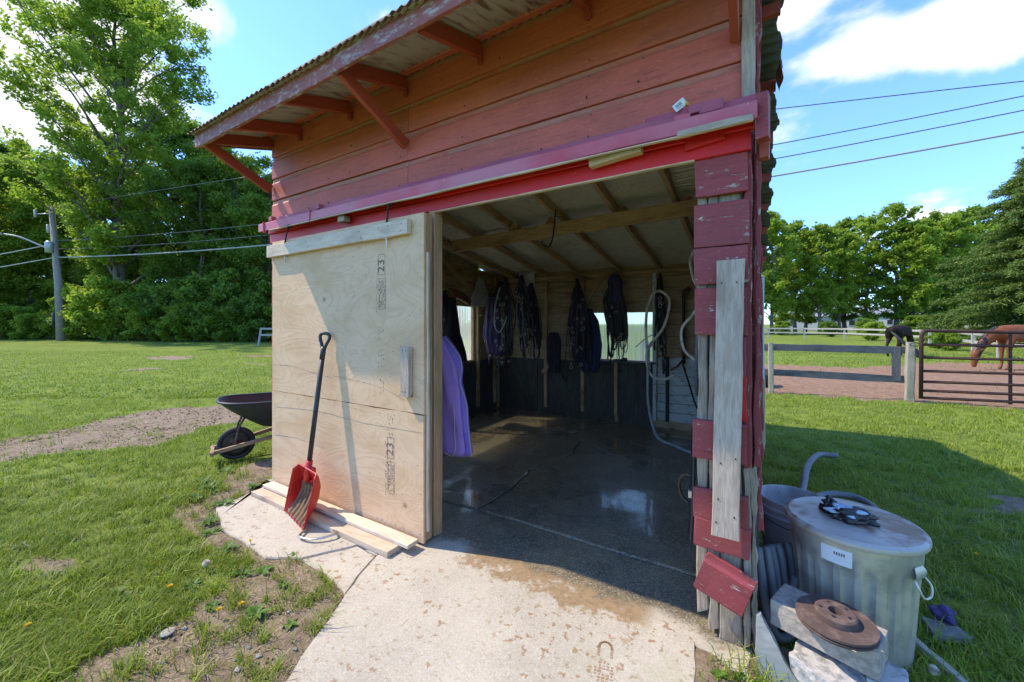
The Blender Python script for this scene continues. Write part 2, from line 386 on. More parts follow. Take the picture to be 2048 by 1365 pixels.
# ribbed fibreglass window sheet that lets the light through
m, t = newmat('fibreglass')
pos = coords(t)
rib = t.n('ShaderNodeTexWave', {'Vector': pos, 'Scale': 6.5, 'Distortion': .2}, wave_type='BANDS', bands_direction='X').outputs[1]
stk = t.noise(t.vmul(pos, (14, 14, 1.2)), 2, 4)
cc = t.mix(t.math('MULTIPLY', t.ramp(stk, .35, .75), .7), (.96, .96, .86), (.74, .78, .64))
cc = t.mix(t.math('MULTIPLY', rib, .22), cc, (.5, .6, .58))
t0_ = t.n('ShaderNodeBsdfTransparent', {0: cc})
rf_ = t.n('ShaderNodeBsdfRefraction', {0: cc, 'Roughness': .28, 'IOR': 1.06})
tb = t.n('ShaderNodeMixShader', {0: .55, 1: t0_.outputs[0], 2: rf_.outputs[0]})
tl = t.n('ShaderNodeBsdfTranslucent', {0: cc})
gl = t.n('ShaderNodeBsdfGlossy', {0: (.9, .9, .9, 1), 'Roughness': .3})
mx = t.n('ShaderNodeMixShader', {0: .34, 1: tb.outputs[0], 2: tl.outputs[0]})
m2 = t.n('ShaderNodeMixShader', {0: .06, 1: mx.outputs[0], 2: gl.outputs[0]})
t.n('ShaderNodeOutputMaterial', {0: m2.outputs[0]})

# ---------------------------------------------------------------- builders
PW = {}
def tagp(o, label=None, cat=None, group=None, kind=None):
    if label: o['label'] = label
    if cat: o['category'] = cat
    if group: o['group'] = group
    if kind: o['kind'] = kind
    return o

def thing(name, label, cat, loc=(0, 0, 0), rz=0.0, group=None):
    o = bpy.data.objects.new(name, None)
    o.empty_display_size = .2
    col.objects.link(o)
    o.location = loc; o.rotation_euler = (0, 0, rz)
    return tagp(o, label, cat, group)

def mw(o):
    M = Matrix.Translation(o.location) @ o.rotation_euler.to_matrix().to_4x4()
    if o.parent:
        return mw(o.parent) @ o.matrix_parent_inverse @ M
    return M

def attach(o, parent, keep=True):
    if parent is not None:
        o.parent = parent
        if keep: o.matrix_parent_inverse = mw(parent).inverted()
    return o

class MB:
    def __init__(s): s.v = []; s.f = []
    def add(s, vs, fs):
        k = len(s.v); s.v += [tuple(v) for v in vs]; s.f += [tuple(i + k for i in f) for f in fs]; return s
    def box(s, c, d, rot=None):
        vs = []
        for x in (-.5, .5):
            for y in (-.5, .5):
                for z in (-.5, .5):
                    p = Vector((x * d[0], y * d[1], z * d[2]))
                    if rot is not None: p = rot @ p
                    vs.append(p + Vector(c))
        return s.add(vs, [(0, 1, 3, 2), (4, 6, 7, 5), (0, 4, 5, 1), (2, 3, 7, 6), (0, 2, 6, 4), (1, 5, 7, 3)])
    def tube(s, pts, r, n=6, cap=True, sq=1.0):
        pts = [Vector(p) for p in pts]; rs = r if isinstance(r, (list, tuple)) else [r] * len(pts)
        vs = []; fs = []; up = None
        for i, p in enumerate(pts):
            d = (pts[min(i + 1, len(pts) - 1)] - pts[max(i - 1, 0)])
            d = d.normalized() if d.length > 1e-9 else Vector((0, 0, 1))
            if up is None:
                up = Vector((0, 0, 1)) if abs(d.z) < .9 else Vector((1, 0, 0))
            a = d.cross(up)
            if a.length < 1e-6: a = d.cross(Vector((0, 1, 0)))
            a.normalize(); up = a.cross(d).normalized()
            for k in range(n):
                an = 2 * math.pi * k / n
                vs.append(p + (a * math.cos(an) + up * math.sin(an) * sq) * rs[i])
        for i in range(len(pts) - 1):
            for k in range(n):
                fs.append((i * n + k, i * n + (k + 1) % n, (i + 1) * n + (k + 1) % n, (i + 1) * n + k))
        if cap:
            fs.append(tuple(range(n - 1, -1, -1))); fs.append(tuple((len(pts) - 1) * n + k for k in range(n)))
        return s.add(vs, fs)
    def lathe(s, prof, n=24, c=(0, 0, 0), rot=None, closed=False, rfun=None):
        vs = []; fs = []
        for j, (r, z) in enumerate(prof):
            for k in range(n):
                a = 2 * math.pi * k / n
                rr = r if rfun is None else rfun(r, z, a)
                p = Vector((rr * math.cos(a), rr * math.sin(a), z))
                if rot is not None: p = rot @ p
                vs.append(p + Vector(c))
        m_ = len(prof)
        for j in range(m_ if closed else m_ - 1):
            j2 = (j + 1) % m_
            for k in range(n):
                fs.append((j * n + k, j * n + (k + 1) % n, j2 * n + (k + 1) % n, j2 * n + k))
        if not closed:
            fs.append(tuple(range(n - 1, -1, -1))); fs.append(tuple((m_ - 1) * n + k for k in range(n)))
        return s.add(vs, fs)
    def grid(s, fn, nu, nv, wrap=False):
        vs = [fn(i / (nu - 1), j / (nv - 1)) for j in range(nv) for i in range(nu)]
        fs = [(j * nu + i, j * nu + i + 1, (j + 1) * nu + i + 1, (j + 1) * nu + i) for j in range(nv - 1) for i in range(nu - 1)]
        return s.add(vs, fs)
    def prism(s, poly, z0, z1, f=None):
        """extrude a 2-D polygon; f maps (x, y, z) to a point"""
        n = len(poly); f = f or (lambda x, y, z: (x, y, z))
        vs = [f(x, y, z0) for x, y in poly] + [f(x, y, z1) for x, y in poly]
        return s.add(vs, [tuple(range(n - 1, -1, -1)), tuple(range(n, 2 * n))] + [(i, (i + 1) % n, n + (i + 1) % n, n + i) for i in range(n)])
    def build(s, name, mat, parent=None, smooth=False, label=None, keep=True, fix=True):
        me = bpy.data.meshes.new(name)
        me.from_pydata(s.v, [], s.f)
        if fix:
            bm = bmesh.new(); bm.from_mesh(me); bmesh.ops.recalc_face_normals(bm, faces=bm.faces); bm.to_mesh(me); bm.free()
        for mm in (mat if isinstance(mat, (list, tuple)) else [mat]):
            me.materials.append(MATS[mm])
        if smooth:
            me.polygons.foreach_set('use_smooth', [True] * len(me.polygons))
        o = bpy.data.objects.new(name, me); col.objects.link(o)
        attach(o, parent, keep)
        if label: o['label'] = label
        return o

def bev(o, w=.003, seg=1):
    m = o.modifiers.new('bevel', 'BEVEL'); m.width = w; m.segments = seg; m.limit_method = 'ANGLE'; m.angle_limit = R(50)
    return o
def smooth_by(o, ang=40):
    m = o.data
    m.polygons.foreach_set('use_smooth', [True] * len(m.polygons))
    m.set_sharp_from_angle(angle=R(ang)) if hasattr(m, 'set_sharp_from_angle') else None
    return o

def frame(a, b, up):
    x = (Vector(b) - Vector(a)).normalized(); z = Vector(up); z = (z - x * z.dot(x)).normalized(); y = z.cross(x)
    M = Matrix((x, y, z)).transposed().to_4x4(); M.translation = Vector(a)
    return M

def setm(o, M, parent=None):
    o.location = M.to_translation(); o.rotation_euler = M.to_euler()
    attach(o, parent)
    return o

def plank(name, a, b, wid, thk, mat, parent=None, up=(0, 0, 1), seg=5, jit=.0025, cham=.003, label=None, rag=0.0, rr=None):
    """board from a to b (centre line), wid along up, thk across; ends and faces slightly uneven"""
    rr = rr or rnd
    L = (Vector(b) - Vector(a)).length; hw, ht = wid / 2, thk / 2; c = min(cham, ht * .5, hw * .5)
    sec = [(-ht, -hw + c), (-ht + c, -hw), (ht - c, -hw), (ht, -hw + c), (ht, hw - c), (ht - c, hw), (-ht + c, hw), (-ht, hw - c)]
    vs = []; fs = []
    for i in range(seg + 1):
        jy, jz = rr.uniform(-jit, jit), rr.uniform(-jit, jit); sw = 1 + rr.uniform(-jit, jit) * 2 / max(wid, .02)
        for (y, z) in sec:
            ex = rr.uniform(-rag, rag) if i in (0, seg) and rag else 0
            vs.append((L * i / seg + ex, y + jy * .5, z * sw + jz * .5))
    for i in range(seg):
        for k in range(8):
            fs.append((i * 8 + k, i * 8 + (k + 1) % 8, (i + 1) * 8 + (k + 1) % 8, (i + 1) * 8 + k))
    fs.append(tuple(range(7, -1, -1))); fs.append(tuple(seg * 8 + k for k in range(8)))
    mb = MB().add(vs, fs)
    o = mb.build(name, mat, None)
    if label: o['label'] = label
    return setm(o, frame(a, b, up), parent)

def copy_tree(o, parent=None):
    c = o.copy(); col.objects.link(c); c.parent = parent
    for ch in list(o.children): copy_tree(ch, c)
    return c

def arc(c, r, a0, a1, n, f):
    return [f(c[0] + r * math.cos(a0 + (a1 - a0) * i / n), c[1] + r * math.sin(a0 + (a1 - a0) * i / n)) for i in range(n + 1)]

def smoothpts(pts, n=6):
    """Catmull-Rom through the points"""
    P = [Vector(p) for p in pts]; P = [P[0] * 2 - P[1]] + P + [P[-1] * 2 - P[-2]]
    out = []
    for i in range(1, len(P) - 2):
        for k in range(n):
            t_ = k / n
            a, b, c, d = P[i - 1], P[i], P[i + 1], P[i + 2]
            out.append(.5 * ((2 * b) + (c - a) * t_ + (2 * a - 5 * b + 4 * c - d) * t_ * t_ + (3 * b - a - 3 * c + d) * t_ ** 3))
    out.append(P[-2]); return out

def npmesh(name, V, Fa, mat, smooth=False):
    """fast mesh from numpy arrays; Fa is (n, 3) or (n, 4)"""
    me = bpy.data.meshes.new(name); k = Fa.shape[1]
    me.vertices.add(len(V)); me.vertices.foreach_set('co', V.astype(np.float32).ravel())
    me.loops.add(Fa.size); me.loops.foreach_set('vertex_index', Fa.astype(np.int32).ravel())
    me.polygons.add(len(Fa)); me.polygons.foreach_set('loop_start', np.arange(0, Fa.size, k, dtype=np.int32))
    me.polygons.foreach_set('loop_total', np.full(len(Fa), k, dtype=np.int32))
    me.update(calc_edges=True); me.materials.append(MATS[mat])
    if smooth: me.polygons.foreach_set('use_smooth', [True] * len(Fa))
    return me

# ================================================================ THE SETTING
def inpoly(X, Y, P):
    r = np.zeros(X.shape, bool); n = len(P)
    for i in range(n):
        x1, y1 = P[i]; x2, y2 = P[(i + 1) % n]
        c = ((y1 > Y) != (y2 > Y)) & (X < (x2 - x1) * (Y - y1) / ((y2 - y1) + 1e-12) + x1)
        r ^= c
    return r
def vnoise(X, Y, s, seed=0):
    """cheap smooth value noise on arrays, 0..1"""
    x = X / s + seed * 17.3; y = Y / s + seed * 9.1
    xi = np.floor(x); yi = np.floor(y); fx = x - xi; fy = y - yi
    fx = fx * fx * (3 - 2 * fx); fy = fy * fy * (3 - 2 * fy)
    def h(a, b):
        v = np.sin(a * 127.1 + b * 311.7 + seed * 3.3) * 43758.5453
        return v - np.floor(v)
    return (h(xi, yi) * (1 - fx) + h(xi + 1, yi) * fx) * (1 - fy) + (h(xi, yi + 1) * (1 - fx) + h(xi + 1, yi + 1) * fx) * fy
PATH = [(-8.2, -.6), (-8.8, .9), (-9.4, 1.9), (-9.5, 3.1), (-9.0, 3.9), (-8.0, 4.6), (-6.2, 5.3), (-4.3, 5.8), (-4.3, 4.6), (-5.9, 4.1), (-7.1, 3.6), (-7.35, 2.9), (-7.0, 2.0), (-7.5, 1.3), (-7.4, -.6)]
DIRT = [(-4.3, 3.4), (-5.1, 2.75), (-4.8, 2.1), (-4.35, 1.85), (-4.1, 1.50), (-3.6, 1.33), (-3.0, 1.26), (-2.62, 1.16), (-2.48, .98), (-2.45, .80), (-2.55, .62), (-2.3, .2), (-1.2, .2), (-1.5, .9), (-2.0, 1.55), (-2.61, 1.62), (-2.93, 1.55), (-3.4, 1.6), (-4.23, 2.19)]
PADDOCK = [(-14, 11.4), (-.67, 11.2), (.13, 10.9), (1.74, 11.1), (2.73, 11.2), (4.38, 11.4), (7.5, 11.9), (13, 14), (16, 22), (10.4, 22.4), (8.07, 23.5), (6.0, 22.5), (2.95, 18.4), (0.15, 18.6), (-3, 18), (-14, 18)]
PATCHES = [[(-4.03, .46), (-4.08, .62), (-3.79, .74), (-3.68, .6)], [(1.60, 4.98), (1.68, 5.3), (1.98, 5.6), (2.2, 5.5), (2.0, 5.15)],
           [(-19.3, 4.7), (-19.7, 6.1), (-18.3, 5.6)], [(-25.1, 6.9), (-24.9, 8.8), (-21.8, 7.6)], [(-18.9, 8.6), (-16.5, 8.5), (-16.2, 8.0)],
           [(-22, 9.6), (-21, 11.4), (-19.2, 10.8)], [(-.5, 1.95), (-.2, 1.7), (.3, 1.9), (.2, 2.3), (-.2, 2.25)]]
def dirtval(X, Y):
    J = (vnoise(X, Y, .35, 1) - .5) * .3 + (vnoise(X, Y, .09, 2) - .5) * .12
    J2 = (vnoise(X, Y, .3, 5) - .5) * .3 + (vnoise(X, Y, .08, 6) - .5) * .12
    Xj, Yj = X + J, Y + J2
    d = np.zeros(X.shape)
    far = np.clip((np.hypot(X, Y) - 6) / 10, 0, 3)
    for P in [PATH, DIRT, PADDOCK] + PATCHES:
        d = np.maximum(d, inpoly(X + J * (1 + far), Y + J2 * (1 + far), P) * 1.0)
    return d
PADO = [(-4.0, 2.3), (-3.86, 1.60), (-3.41, 1.46), (-2.79, 1.44), (-2.56, 1.57), (-2.02, 1.50), (-1.69, .97), (-1.35, .1), (-.17, .1), (-.27, 1.88), (-.25, 2.13), (-.06, 2.13), (-.06, 6.3), (-4.12, 6.3), (-4.12, 2.3)]
def gz(X, Y):
    X = np.asarray(X, float); Y = np.asarray(Y, float)
    z = -.05 - .035 * np.clip((-X - 3.8) / 1.5, 0, 1) + (vnoise(X, Y, 1.3, 3) - .5) * .03 + (vnoise(X, Y, 4.5, 4) - .5) * .06 * np.clip((np.hypot(X, Y) - 6) / 6, 0, 1)
    nearp = (X > -4.9) & (X < .4) & (Y > -.5) & (Y < 3.0)
    z = np.where(nearp, -.010 + (vnoise(X, Y, .5, 3) - .5) * .012 - .04 * np.clip((-X - 4.5) / .8, 0, 1) - .03 * np.clip(X / .3, 0, 1), z)
    inp = inpoly(X, Y, PADO)
    return np.where(inp, -.05, z)

xs = np.concatenate([[-1500, -900, -600, -400, -280, -200, -150, -110, -80], np.arange(-60, -12, 1.0), np.arange(-12, 5, .07), np.arange(5, 16, .5), np.arange(16, 60, 2), [70, 90, 120, 160, 220, 300, 450, 700, 1000, 1500]])
ys = np.concatenate([[-1500, -500, -150, -50, -20, -8, -3, -1], np.arange(-.5, 9, .07), np.arange(9, 24, .25), np.arange(24, 70, 1.5), [80, 95, 120, 150, 200, 300, 450, 700, 1000, 1500]])
GX, GY = np.meshgrid(xs, ys)
GD = dirtval(GX, GY); GZ = gz(GX, GY)
GZ = GZ + np.where(inpoly(GX, GY, PADO), 0, GD * ((vnoise(GX, GY, .16, 21) - .5) * .022 + (vnoise(GX, GY, .4, 22) - .6) * .03 * (np.hypot(GX, GY) > 4)))
V = np.stack([GX.ravel(), GY.ravel(), GZ.ravel()], 1)
nx, ny = len(xs), len(ys)
ii = (np.arange(ny - 1)[:, None] * nx + np.arange(nx - 1)[None]).ravel()
gm = npmesh('ground', V, np.stack([ii, ii + 1, ii + nx + 1, ii + nx], 1), 'ground', True)
da = gm.attributes.new('dirt', 'FLOAT', 'POINT'); da.data.foreach_set('value', GD.ravel().astype(np.float32))
go = bpy.data.objects.new('ground', gm); col.objects.link(go)
tagp(go, 'green lawn with worn dirt path and bare patches', kind='structure')

# concrete slabs with open joints and cracks
NODES = dict(a=(-4.03, 2.09), b=(-3.89, 1.55), c=(-3.42, 1.41), d=(-2.78, 1.39), e=(-2.56, 1.51), f=(-2.38, 1.81), h=(-2.17, 1.80), i=(-2.02, 1.45), j=(-1.74, .95), j2=(-1.45, .2),
             k2=(-.12, .2), k=(-.22, 1.88), l=(-.25, 2.10), H=(-2.4, 2.66), F=(-1.98, 2.67), L=(-.68, 2.66), M=(-.02, 2.67), G=(-2.25, 2.22), A=(-2.27, 5.27), B=(-1.98, 4.97), C=(-1.86, 4.40), D=(-1.53, 4.71), E=(-.02, 5.0),
             A1=(-4.15, 4.6), A2=(-1.9, 6.25), t=(-2.05, 3.7), q=(-1.97, 3.2), W1=(-4.15, 2.66), W0=(-4.15, 2.1), W2=(-4.15, 6.25), W3=(-.02, 6.25), P=(-.02, 2.10), hh=(-2.15, 2.05), l2=(-.02, 2.0))
SLABS = [('a', 'b', 'c', 'd', 'e', 'f', 'h', 'hh', 'W0'), ('e', 'i', 'h', 'f'), ('h', 'i', 'j', 'j2', 'k2', 'k', 'l', 'l2', 'P', 'M', 'L', 'F', 'G', 'hh'), ('W0', 'hh', 'G', 'F', 'H', 'W1'),
         ('W1', 'H', 'F', 'q', 't', 'C', 'B', 'A', 'A1'), ('F', 'L', 'M', 'E', 'D', 'C', 't', 'q'), ('B', 'C', 'D'), ('A', 'B', 'D', 'E', 'W3', 'A2'), ('A1', 'A', 'A2', 'W2')]
floor = thing('pavement', 'cracked concrete slabs running out of the open shed', None, (-2, 3, 0)); floor['kind'] = 'structure'
def crackline(n0, n1):
    a, b = sorted((n0, n1)); A, B = NODES[a], NODES[b]; L = math.dist(A, B); n = max(2, int(L / .07))
    r = random.Random(a + b); amp = .012 if (a, b) not in (('L', 'M'), ('F', 'L'), ('F', 'H')) else .004
    out = []; w0 = 0
    for i in range(n):
        t_ = i / n; w0 = w0 * .8 + r.uniform(-amp, amp) if i else 0
        fade = math.sin(math.pi * t_) ** .5 if i else 0
        out.append((A[0] + (B[0] - A[0]) * t_ - (B[1] - A[1]) / L * w0 * fade, A[1] + (B[1] - A[1]) * t_ + (B[0] - A[0]) / L * w0 * fade))
    out.append(B)
    if a != n0: out = out[::-1]
    return out[:-1]
for si, sl in enumerate(SLABS):
    pts = []
    for i in range(len(sl)): pts += crackline(sl[i], sl[(i + 1) % len(sl)])
    ar = sum(pts[i][0] * pts[(i + 1) % len(pts)][1] - pts[(i + 1) % len(pts)][0] * pts[i][1] for i in range(len(pts)))
    sg = 1 if ar > 0 else -1
    def inset(g_):
        q = []
        for i in range(len(pts)):
            p0, p1, p2 = pts[i - 1], pts[i], pts[(i + 1) % len(pts)]
            tx, ty = p2[0] - p0[0], p2[1] - p0[1]; L = math.hypot(tx, ty) or 1
            q.append((p1[0] - ty / L * g_ * sg, p1[1] + tx / L * g_ * sg))
        return q
    z0 = [.0, -.006, .0, -.004, .003, .006, -.003, .001, -.002][si]
    o_ = inset(.004 if si < 4 else .009); i_ = inset(.010 if si < 4 else .022)
    n = len(pts)
    vs = [(x, y, -.10) for x, y in o_] + [(x, y, z0 - .009) for x, y in o_] + [(x, y, z0) for x, y in i_]
    fs = [(i, (i + 1) % n, n + (i + 1) % n, n + i) for i in range(n)] + [(n + i, n + (i + 1) % n, 2 * n + (i + 1) % n, 2 * n + i) for i in range(n)]
    mb = MB().add(vs, fs + [tuple(range(2 * n, 3 * n))])
    o = mb.build('slab', 'concrete', floor)
mb = MB().box((-2.08, 4.45, -.06), (4.2, 4.2, .06)); mb.build('slab_bed', 'stone', floor)

mb = MB().grid(lambda u, v: (-95 - 130 * u, 6 + u * 22 + (v - .5) * (5 + 6 * u), .0), 20, 3)
tagp(mb.build('road', 'asphalt'), 'grey road at the far edge of the lawn', kind='structure')

# ================================================================ THE SHED
shed = thing('shed', 'weathered red wooden tack shed with open doorway and tin roof', 'shed', (-2.1, 4.2, 0))
wall = MB().box((-2.12, 2.215, 2.93), (4.18, .02, 1.08)).box((-3.11, 2.215, 1.2), (2.16, .02, 2.38)).build('wall', 'inner_plank', shed)
wall['label'] = 'red front wall clad in horizontal boards'

def siding(x0, x1, z, h, mat, parent, yface=2.18, thk=.02, seg=4, jz=.0, label=None, r0=0.0, tilt=0.0, name='siding_board', flat=False):
    prof = [(.0, .0), (-thk, .002), (-thk - .001, .008), (-thk - .001, h - .006), (-thk + .003, h), (0, h)] if flat else [(.0, .0), (-thk, .002), (-thk - .002, .01), (-thk - .001, h * .78), (-thk + .004, h * .82), (-thk + .010, h * .87), (-thk + .012, h * .93), (-thk + .012, h), (0, h)]
    vs = []; fs = []; n = len(prof); L = x1 - x0
    for i in range(seg + 1):
        dz = rnd.uniform(-jz, jz); dy = rnd.uniform(-.0015, .0015)
        for k, (y, q) in enumerate(prof):
            e = rnd.uniform(-r0, r0) if i in (0, seg) else 0
            vs.append((L * i / seg + e, y + dy, q + dz))
    for i in range(seg):
        for k in range(n): fs.append((i * n + k, i * n + (k + 1) % n, (i + 1) * n + (k + 1) % n, (i + 1) * n + k))
    fs += [tuple(range(n - 1, -1, -1)), tuple(seg * n + k for k in range(n))]
    o = MB().add(vs, fs).build(name, mat, None)
    o.location = (x0, yface + thk, z); o.rotation_euler = (0, tilt, 0)
    attach(o, parent)
    if label: o['label'] = label
    return o
for r_, z in enumerate((2.582, 2.80, 3.018, 3.236)):
    h = .218 if r_ < 3 else .27
    mt = 'red_siding' if r_ < 2 else 'red_siding_upper'
    jx = -2.27 if r_ != 2 else -2.262
    siding(-4.215, jx - .005, z + (.004 if r_ else 0), h - .004, mt, wall, jz=.002)
    siding(jx + .003, -.035, z, h - .004, mt, wall, jz=.002, yface=2.176)
siding(-4.215, -2.0, 2.364, .214, 'red_siding', wall)
for z in (2.146, 1.928, 1.71, 1.492, 1.274, 1.056, .838, .62, .402, .184):
    siding(-4.215, -2.0, z, .214, 'red_siding', wall)
mb = MB()
for k_, zz in enumerate((2.62, 2.84, 3.055, 3.28)):
    xx = -4.15
    while xx < -.1:
        mb.tube([(xx + rnd.uniform(-.01, .01), 2.1575, zz + rnd.uniform(-.01, .012)), (xx, 2.162, zz)], .0045, 6)
        if rnd.random() < .6: mb.tube([(xx + .02, 2.1575, zz + .12), (xx + .02, 2.162, zz + .12)], .004, 6)
        xx += rnd.choice((.30, .61, .61, .9))
o = mb.build('nails', 'rust', wall); o['kind'] = 'stuff'
# header boards over the opening, in brighter red
plank('header_board', (-4.19, 2.158, 2.405), (-.02, 2.158, 2.405), .085, .022, 'bright_red', wall, seg=10)
plank('header_board', (-4.19, 2.15, 2.492), (-.005, 2.15, 2.492), .082, .030, 'bright_red', wall, seg=10)
plank('header_board', (-4.19, 2.136, 2.466), (-.005, 2.136, 2.466), .028, .014, 'bright_red', wall, seg=10)
plank('header_lip', (-2.0, 2.162, 2.360), (-.26, 2.162, 2.360), .008, .03, 'pale_pine', wall, seg=8)

# the sliding door's track: an angled cover board, a backing strip, joint straps
track = plank('door_track', (-4.21, 2.055, 2.497), (.005, 2.035, 2.486), .075, .018, 'pink_red', shed, seg=14, jit=.003)
plank('backing_strip', (-4.05, 2.128, 2.555), (.0, 2.128, 2.553), .075, .036, 'pink_red_rough', track, seg=24, jit=.005)
plank('top_board', (-4.21, 2.09, 2.534), (.005, 2.075, 2.524), .012, .07, 'pink_red', track, seg=10)
plank('track_edge', (-4.0, 2.05, 2.454), (-.01, 2.03, 2.440), .010, .022, 'pale_pine', track, seg=14, jit=.004)
plank('steel_rail', (-4.0, 2.075, 2.466), (-.03, 2.055, 2.452), .018, .012, 'iron', track, seg=4)
plank('track_edge', (-.32, 2.022, 2.452), (-.012, 2.020, 2.450), .030, .008, 'grey_board', track, seg=3)
for x in (-4.10, -3.33, -.30):
    plank('strap', (x, 2.050, 2.44), (x, 2.046, 2.545), .07 if x > -1 else .012, .03, 'pink_red', track, up=(1, 0, 0), seg=2)
    plank('strap', (x + .05, 2.10, 2.56), (x + .05, 2.10, 2.60), .05, .05, 'pink_red_rough', track, up=(1, 0, 0), seg=2)
plank('strap', (-.18, 2.10, 2.55), (-.18, 2.10, 2.60), .10, .045, 'pink_red_rough', track, up=(1, 0, 0), seg=2)
plank('strap', (-.34, 2.128, 2.55), (-.34, 2.128, 2.61), .30, .030, 'pink_red_rough', track, up=(1, 0, 0), seg=3)
plank('wood_wedge', (-.78, 2.10, 2.435), (-.50, 2.09, 2.452), .05, .05, 'new_pine', track, seg=2)
plank('block', (-2.98, 2.10, 2.425), (-2.90, 2.10, 2.425), .05, .06, 'grey_board', track, seg=1)
plank('strap', (-.30, 2.128, 2.44), (-.13, 2.128, 2.46), .07, .02, 'bright_red', track, seg=2)
plank('end_block', (.004, 2.10, 2.47), (.052, 2.09, 2.47), .20, .06, 'red_post', shed, seg=2, rag=.004)
plank('end_block', (.012, 2.20, 2.40), (.05, 2.20, 2.40), .16, .06, 'red_trim', shed, seg=2, rag=.006)

# ---- sliding plywood door
door = thing('door', None, None, (-2.94, 2.06, 0)); attach(door, shed)
door['label'] = 'bare plywood sliding door with printed grade stamps'
def slab_panel(name, x0, x1, z0, z1, mat, parent, y0=2.030, y1=2.048, wav=0.0):
    n = 22; top = [(x0 + (x1 - x0) * i / n, z1 + wav * math.sin(i * 1.1) * .5 + wav * rnd.uniform(-1, 1)) for i in range(n + 1)]
    bot = [(x0 + (x1 - x0) * i / n, z0) for i in range(n + 1)]
    poly = bot + top[::-1]
    return MB().prism(poly, y0, y1, f=lambda x, z, y: (x, y, z)).build(name, mat, parent)
slab_panel('plywood_panel', -3.925, -1.967, .022, .912, 'plywood', door, wav=.003)
slab_panel('plywood_panel', -3.925, -1.967, .919, 2.325, 'plywood', door, y0=2.033, y1=2.051)
plank('door_edge', (-1.990, 2.085, .03), (-1.990, 2.085, 2.325), .045, .066, 'treated_stud', door, up=(1, 0, 0), seg=8)
plank('door_edge', (-1.957, 2.062, .10), (-1.957, 2.062, 2.05), .016, .020, 'pale_pine', door, up=(1, 0, 0), seg=10, jit=.004)
plank('door_edge', (-3.905, 2.085, .03), (-3.905, 2.085, 2.325), .045, .066, 'treated_stud', door, up=(1, 0, 0), seg=3)
plank('cleat', (-3.94, 2.008, 2.228), (-2.085, 2.008, 2.236), .105, .040, 'pale_pine', door, seg=8)
plank('handle_block', (-2.110, 2.008, 1.035), (-2.110, 2.008, 1.385), .082, .042, 'grey_board', door, up=(1, 0, 0), seg=3)
for x in (-3.68, -2.33):
    hg = MB().tube([(x, 2.055, 2.455), (x - .006, 2.04, 2.40), (x + .012, 2.02, 2.36), (x + .012, 2.012, 2.29)], .008, 7).box((x, 2.055, 2.45), (.055, .03, .03)).build('hanger', 'iron', door, True)
    MB().tube([(x + .012, 2.012, 2.178), (x + .012, 2.012, 2.115)], .0065, 8).tube([(x + .012, 2.012, 2.172), (x + .012, 2.012, 2.184)], .016, 6).build('bolt', 'galvanised', hg)
# nail heads
mb = MB()
for i in range(90):
    x = rnd.uniform(-3.9, -1.99); z = rnd.choice([rnd.uniform(.06, 2.15)] * 2 + [.08, .88, .95, 2.15])
    if rnd.random() < .35: x = rnd.choice((-3.90, -1.99)) + rnd.uniform(-.008, .008)
    mb.tube([(x, 2.0285 if z < .92 else 2.0315, z), (x, 2.031, z)], rnd.uniform(.002, .0042), 5)
o = mb.build('nails', 'iron', door); o['kind'] = 'stuff'
mb = MB()
for x, z in ((-3.9, 2.20), (-3.9, 2.26), (-3.72, 2.26), (-3.3, 2.25), (-3.28, 2.21), (-2.6, 2.26), (-2.58, 2.21), (-2.38, 2.26), (-2.28, 2.26), (-2.15, 2.21), (-2.14, 2.26)):
    mb.tube([(x, 1.9865, z), (x, 1.99, z)], .0042, 6)
for x, z in ((-2.128, 1.36), (-2.095, 1.36), (-2.128, 1.07), (-2.095, 1.07)): mb.tube([(x, 1.9855, z), (x, 1.99, z)], .004, 6)
o = mb.build('screws', 'iron', door); o['kind'] = 'stuff'

# grade stamps: flat ink, read from the bottom up
def text(body, size, loc, rot, mat, parent, name='lettering'):
    c = bpy.data.curves.new(name, 'FONT'); c.body = body; c.size = size; c.extrude = .0002; c.align_x = 'LEFT'
    ob = bpy.data.objects.new(name, c); col.objects.link(ob)
    bpy.context.view_layer.update()
    me = bpy.data.meshes.new_from_object(ob); bpy.data.objects.remove(ob)
    me.materials.clear(); me.materials.append(MATS[mat])
    o = bpy.data.objects.new(name, me); col.objects.link(o); o.location = loc; o.rotation_euler = rot
    return attach(o, parent)
def inkbox(mb, x0, x1, z0, z1, y, w=.004):
    for c, d in ((((x0 + x1) / 2, z0), (x1 - x0, w)), (((x0 + x1) / 2, z1), (x1 - x0, w)), ((x0, (z0 + z1) / 2), (w, z1 - z0)), ((x1, (z0 + z1) / 2), (w, z1 - z0))):
        mb.box((c[0], y, c[1]), (d[0], .0004, d[1]))
def stamp(x, z, y, s):
    mb = MB(); q = lambda v: v * s
    inkbox(mb, x, x + q(.105), z + q(.33), z + q(.56), y, .0028)
    inkbox(mb, x + q(.005), x + q(.115), z - q(.06), z + q(.29), y, .0022)
    for i in range(5):
        xx = x + q(.014 + i * .021); zz = z - q(.04)
        while zz < z + q(.25):
            L = q(rnd.uniform(.008, .03))
            if rnd.random() < .72: mb.box((xx, y, zz + L / 2), (q(rnd.uniform(.006, .012)), .0004, L))
            zz += L + q(rnd.uniform(.006, .014))
    for i in range(2):
        zz = z - q(.1)
        while zz < z + q(.5):
            L = q(rnd.uniform(.008, .03))
            if rnd.random() < .5: mb.box((x - q(.014 + i * .018), y, zz + L / 2), (q(.005), .0004, L))
            zz += L + q(rnd.uniform(.008, .014))
    o = mb.build('stamp', 'ink', door); o['label'] = 'black ink grade stamp with a boxed number'; o['kind'] = 'stuff'
    text('23', q(.155), (x + q(.092), y - .0003, z + q(.355)), (R(90), R(-90), 0), 'ink', o)
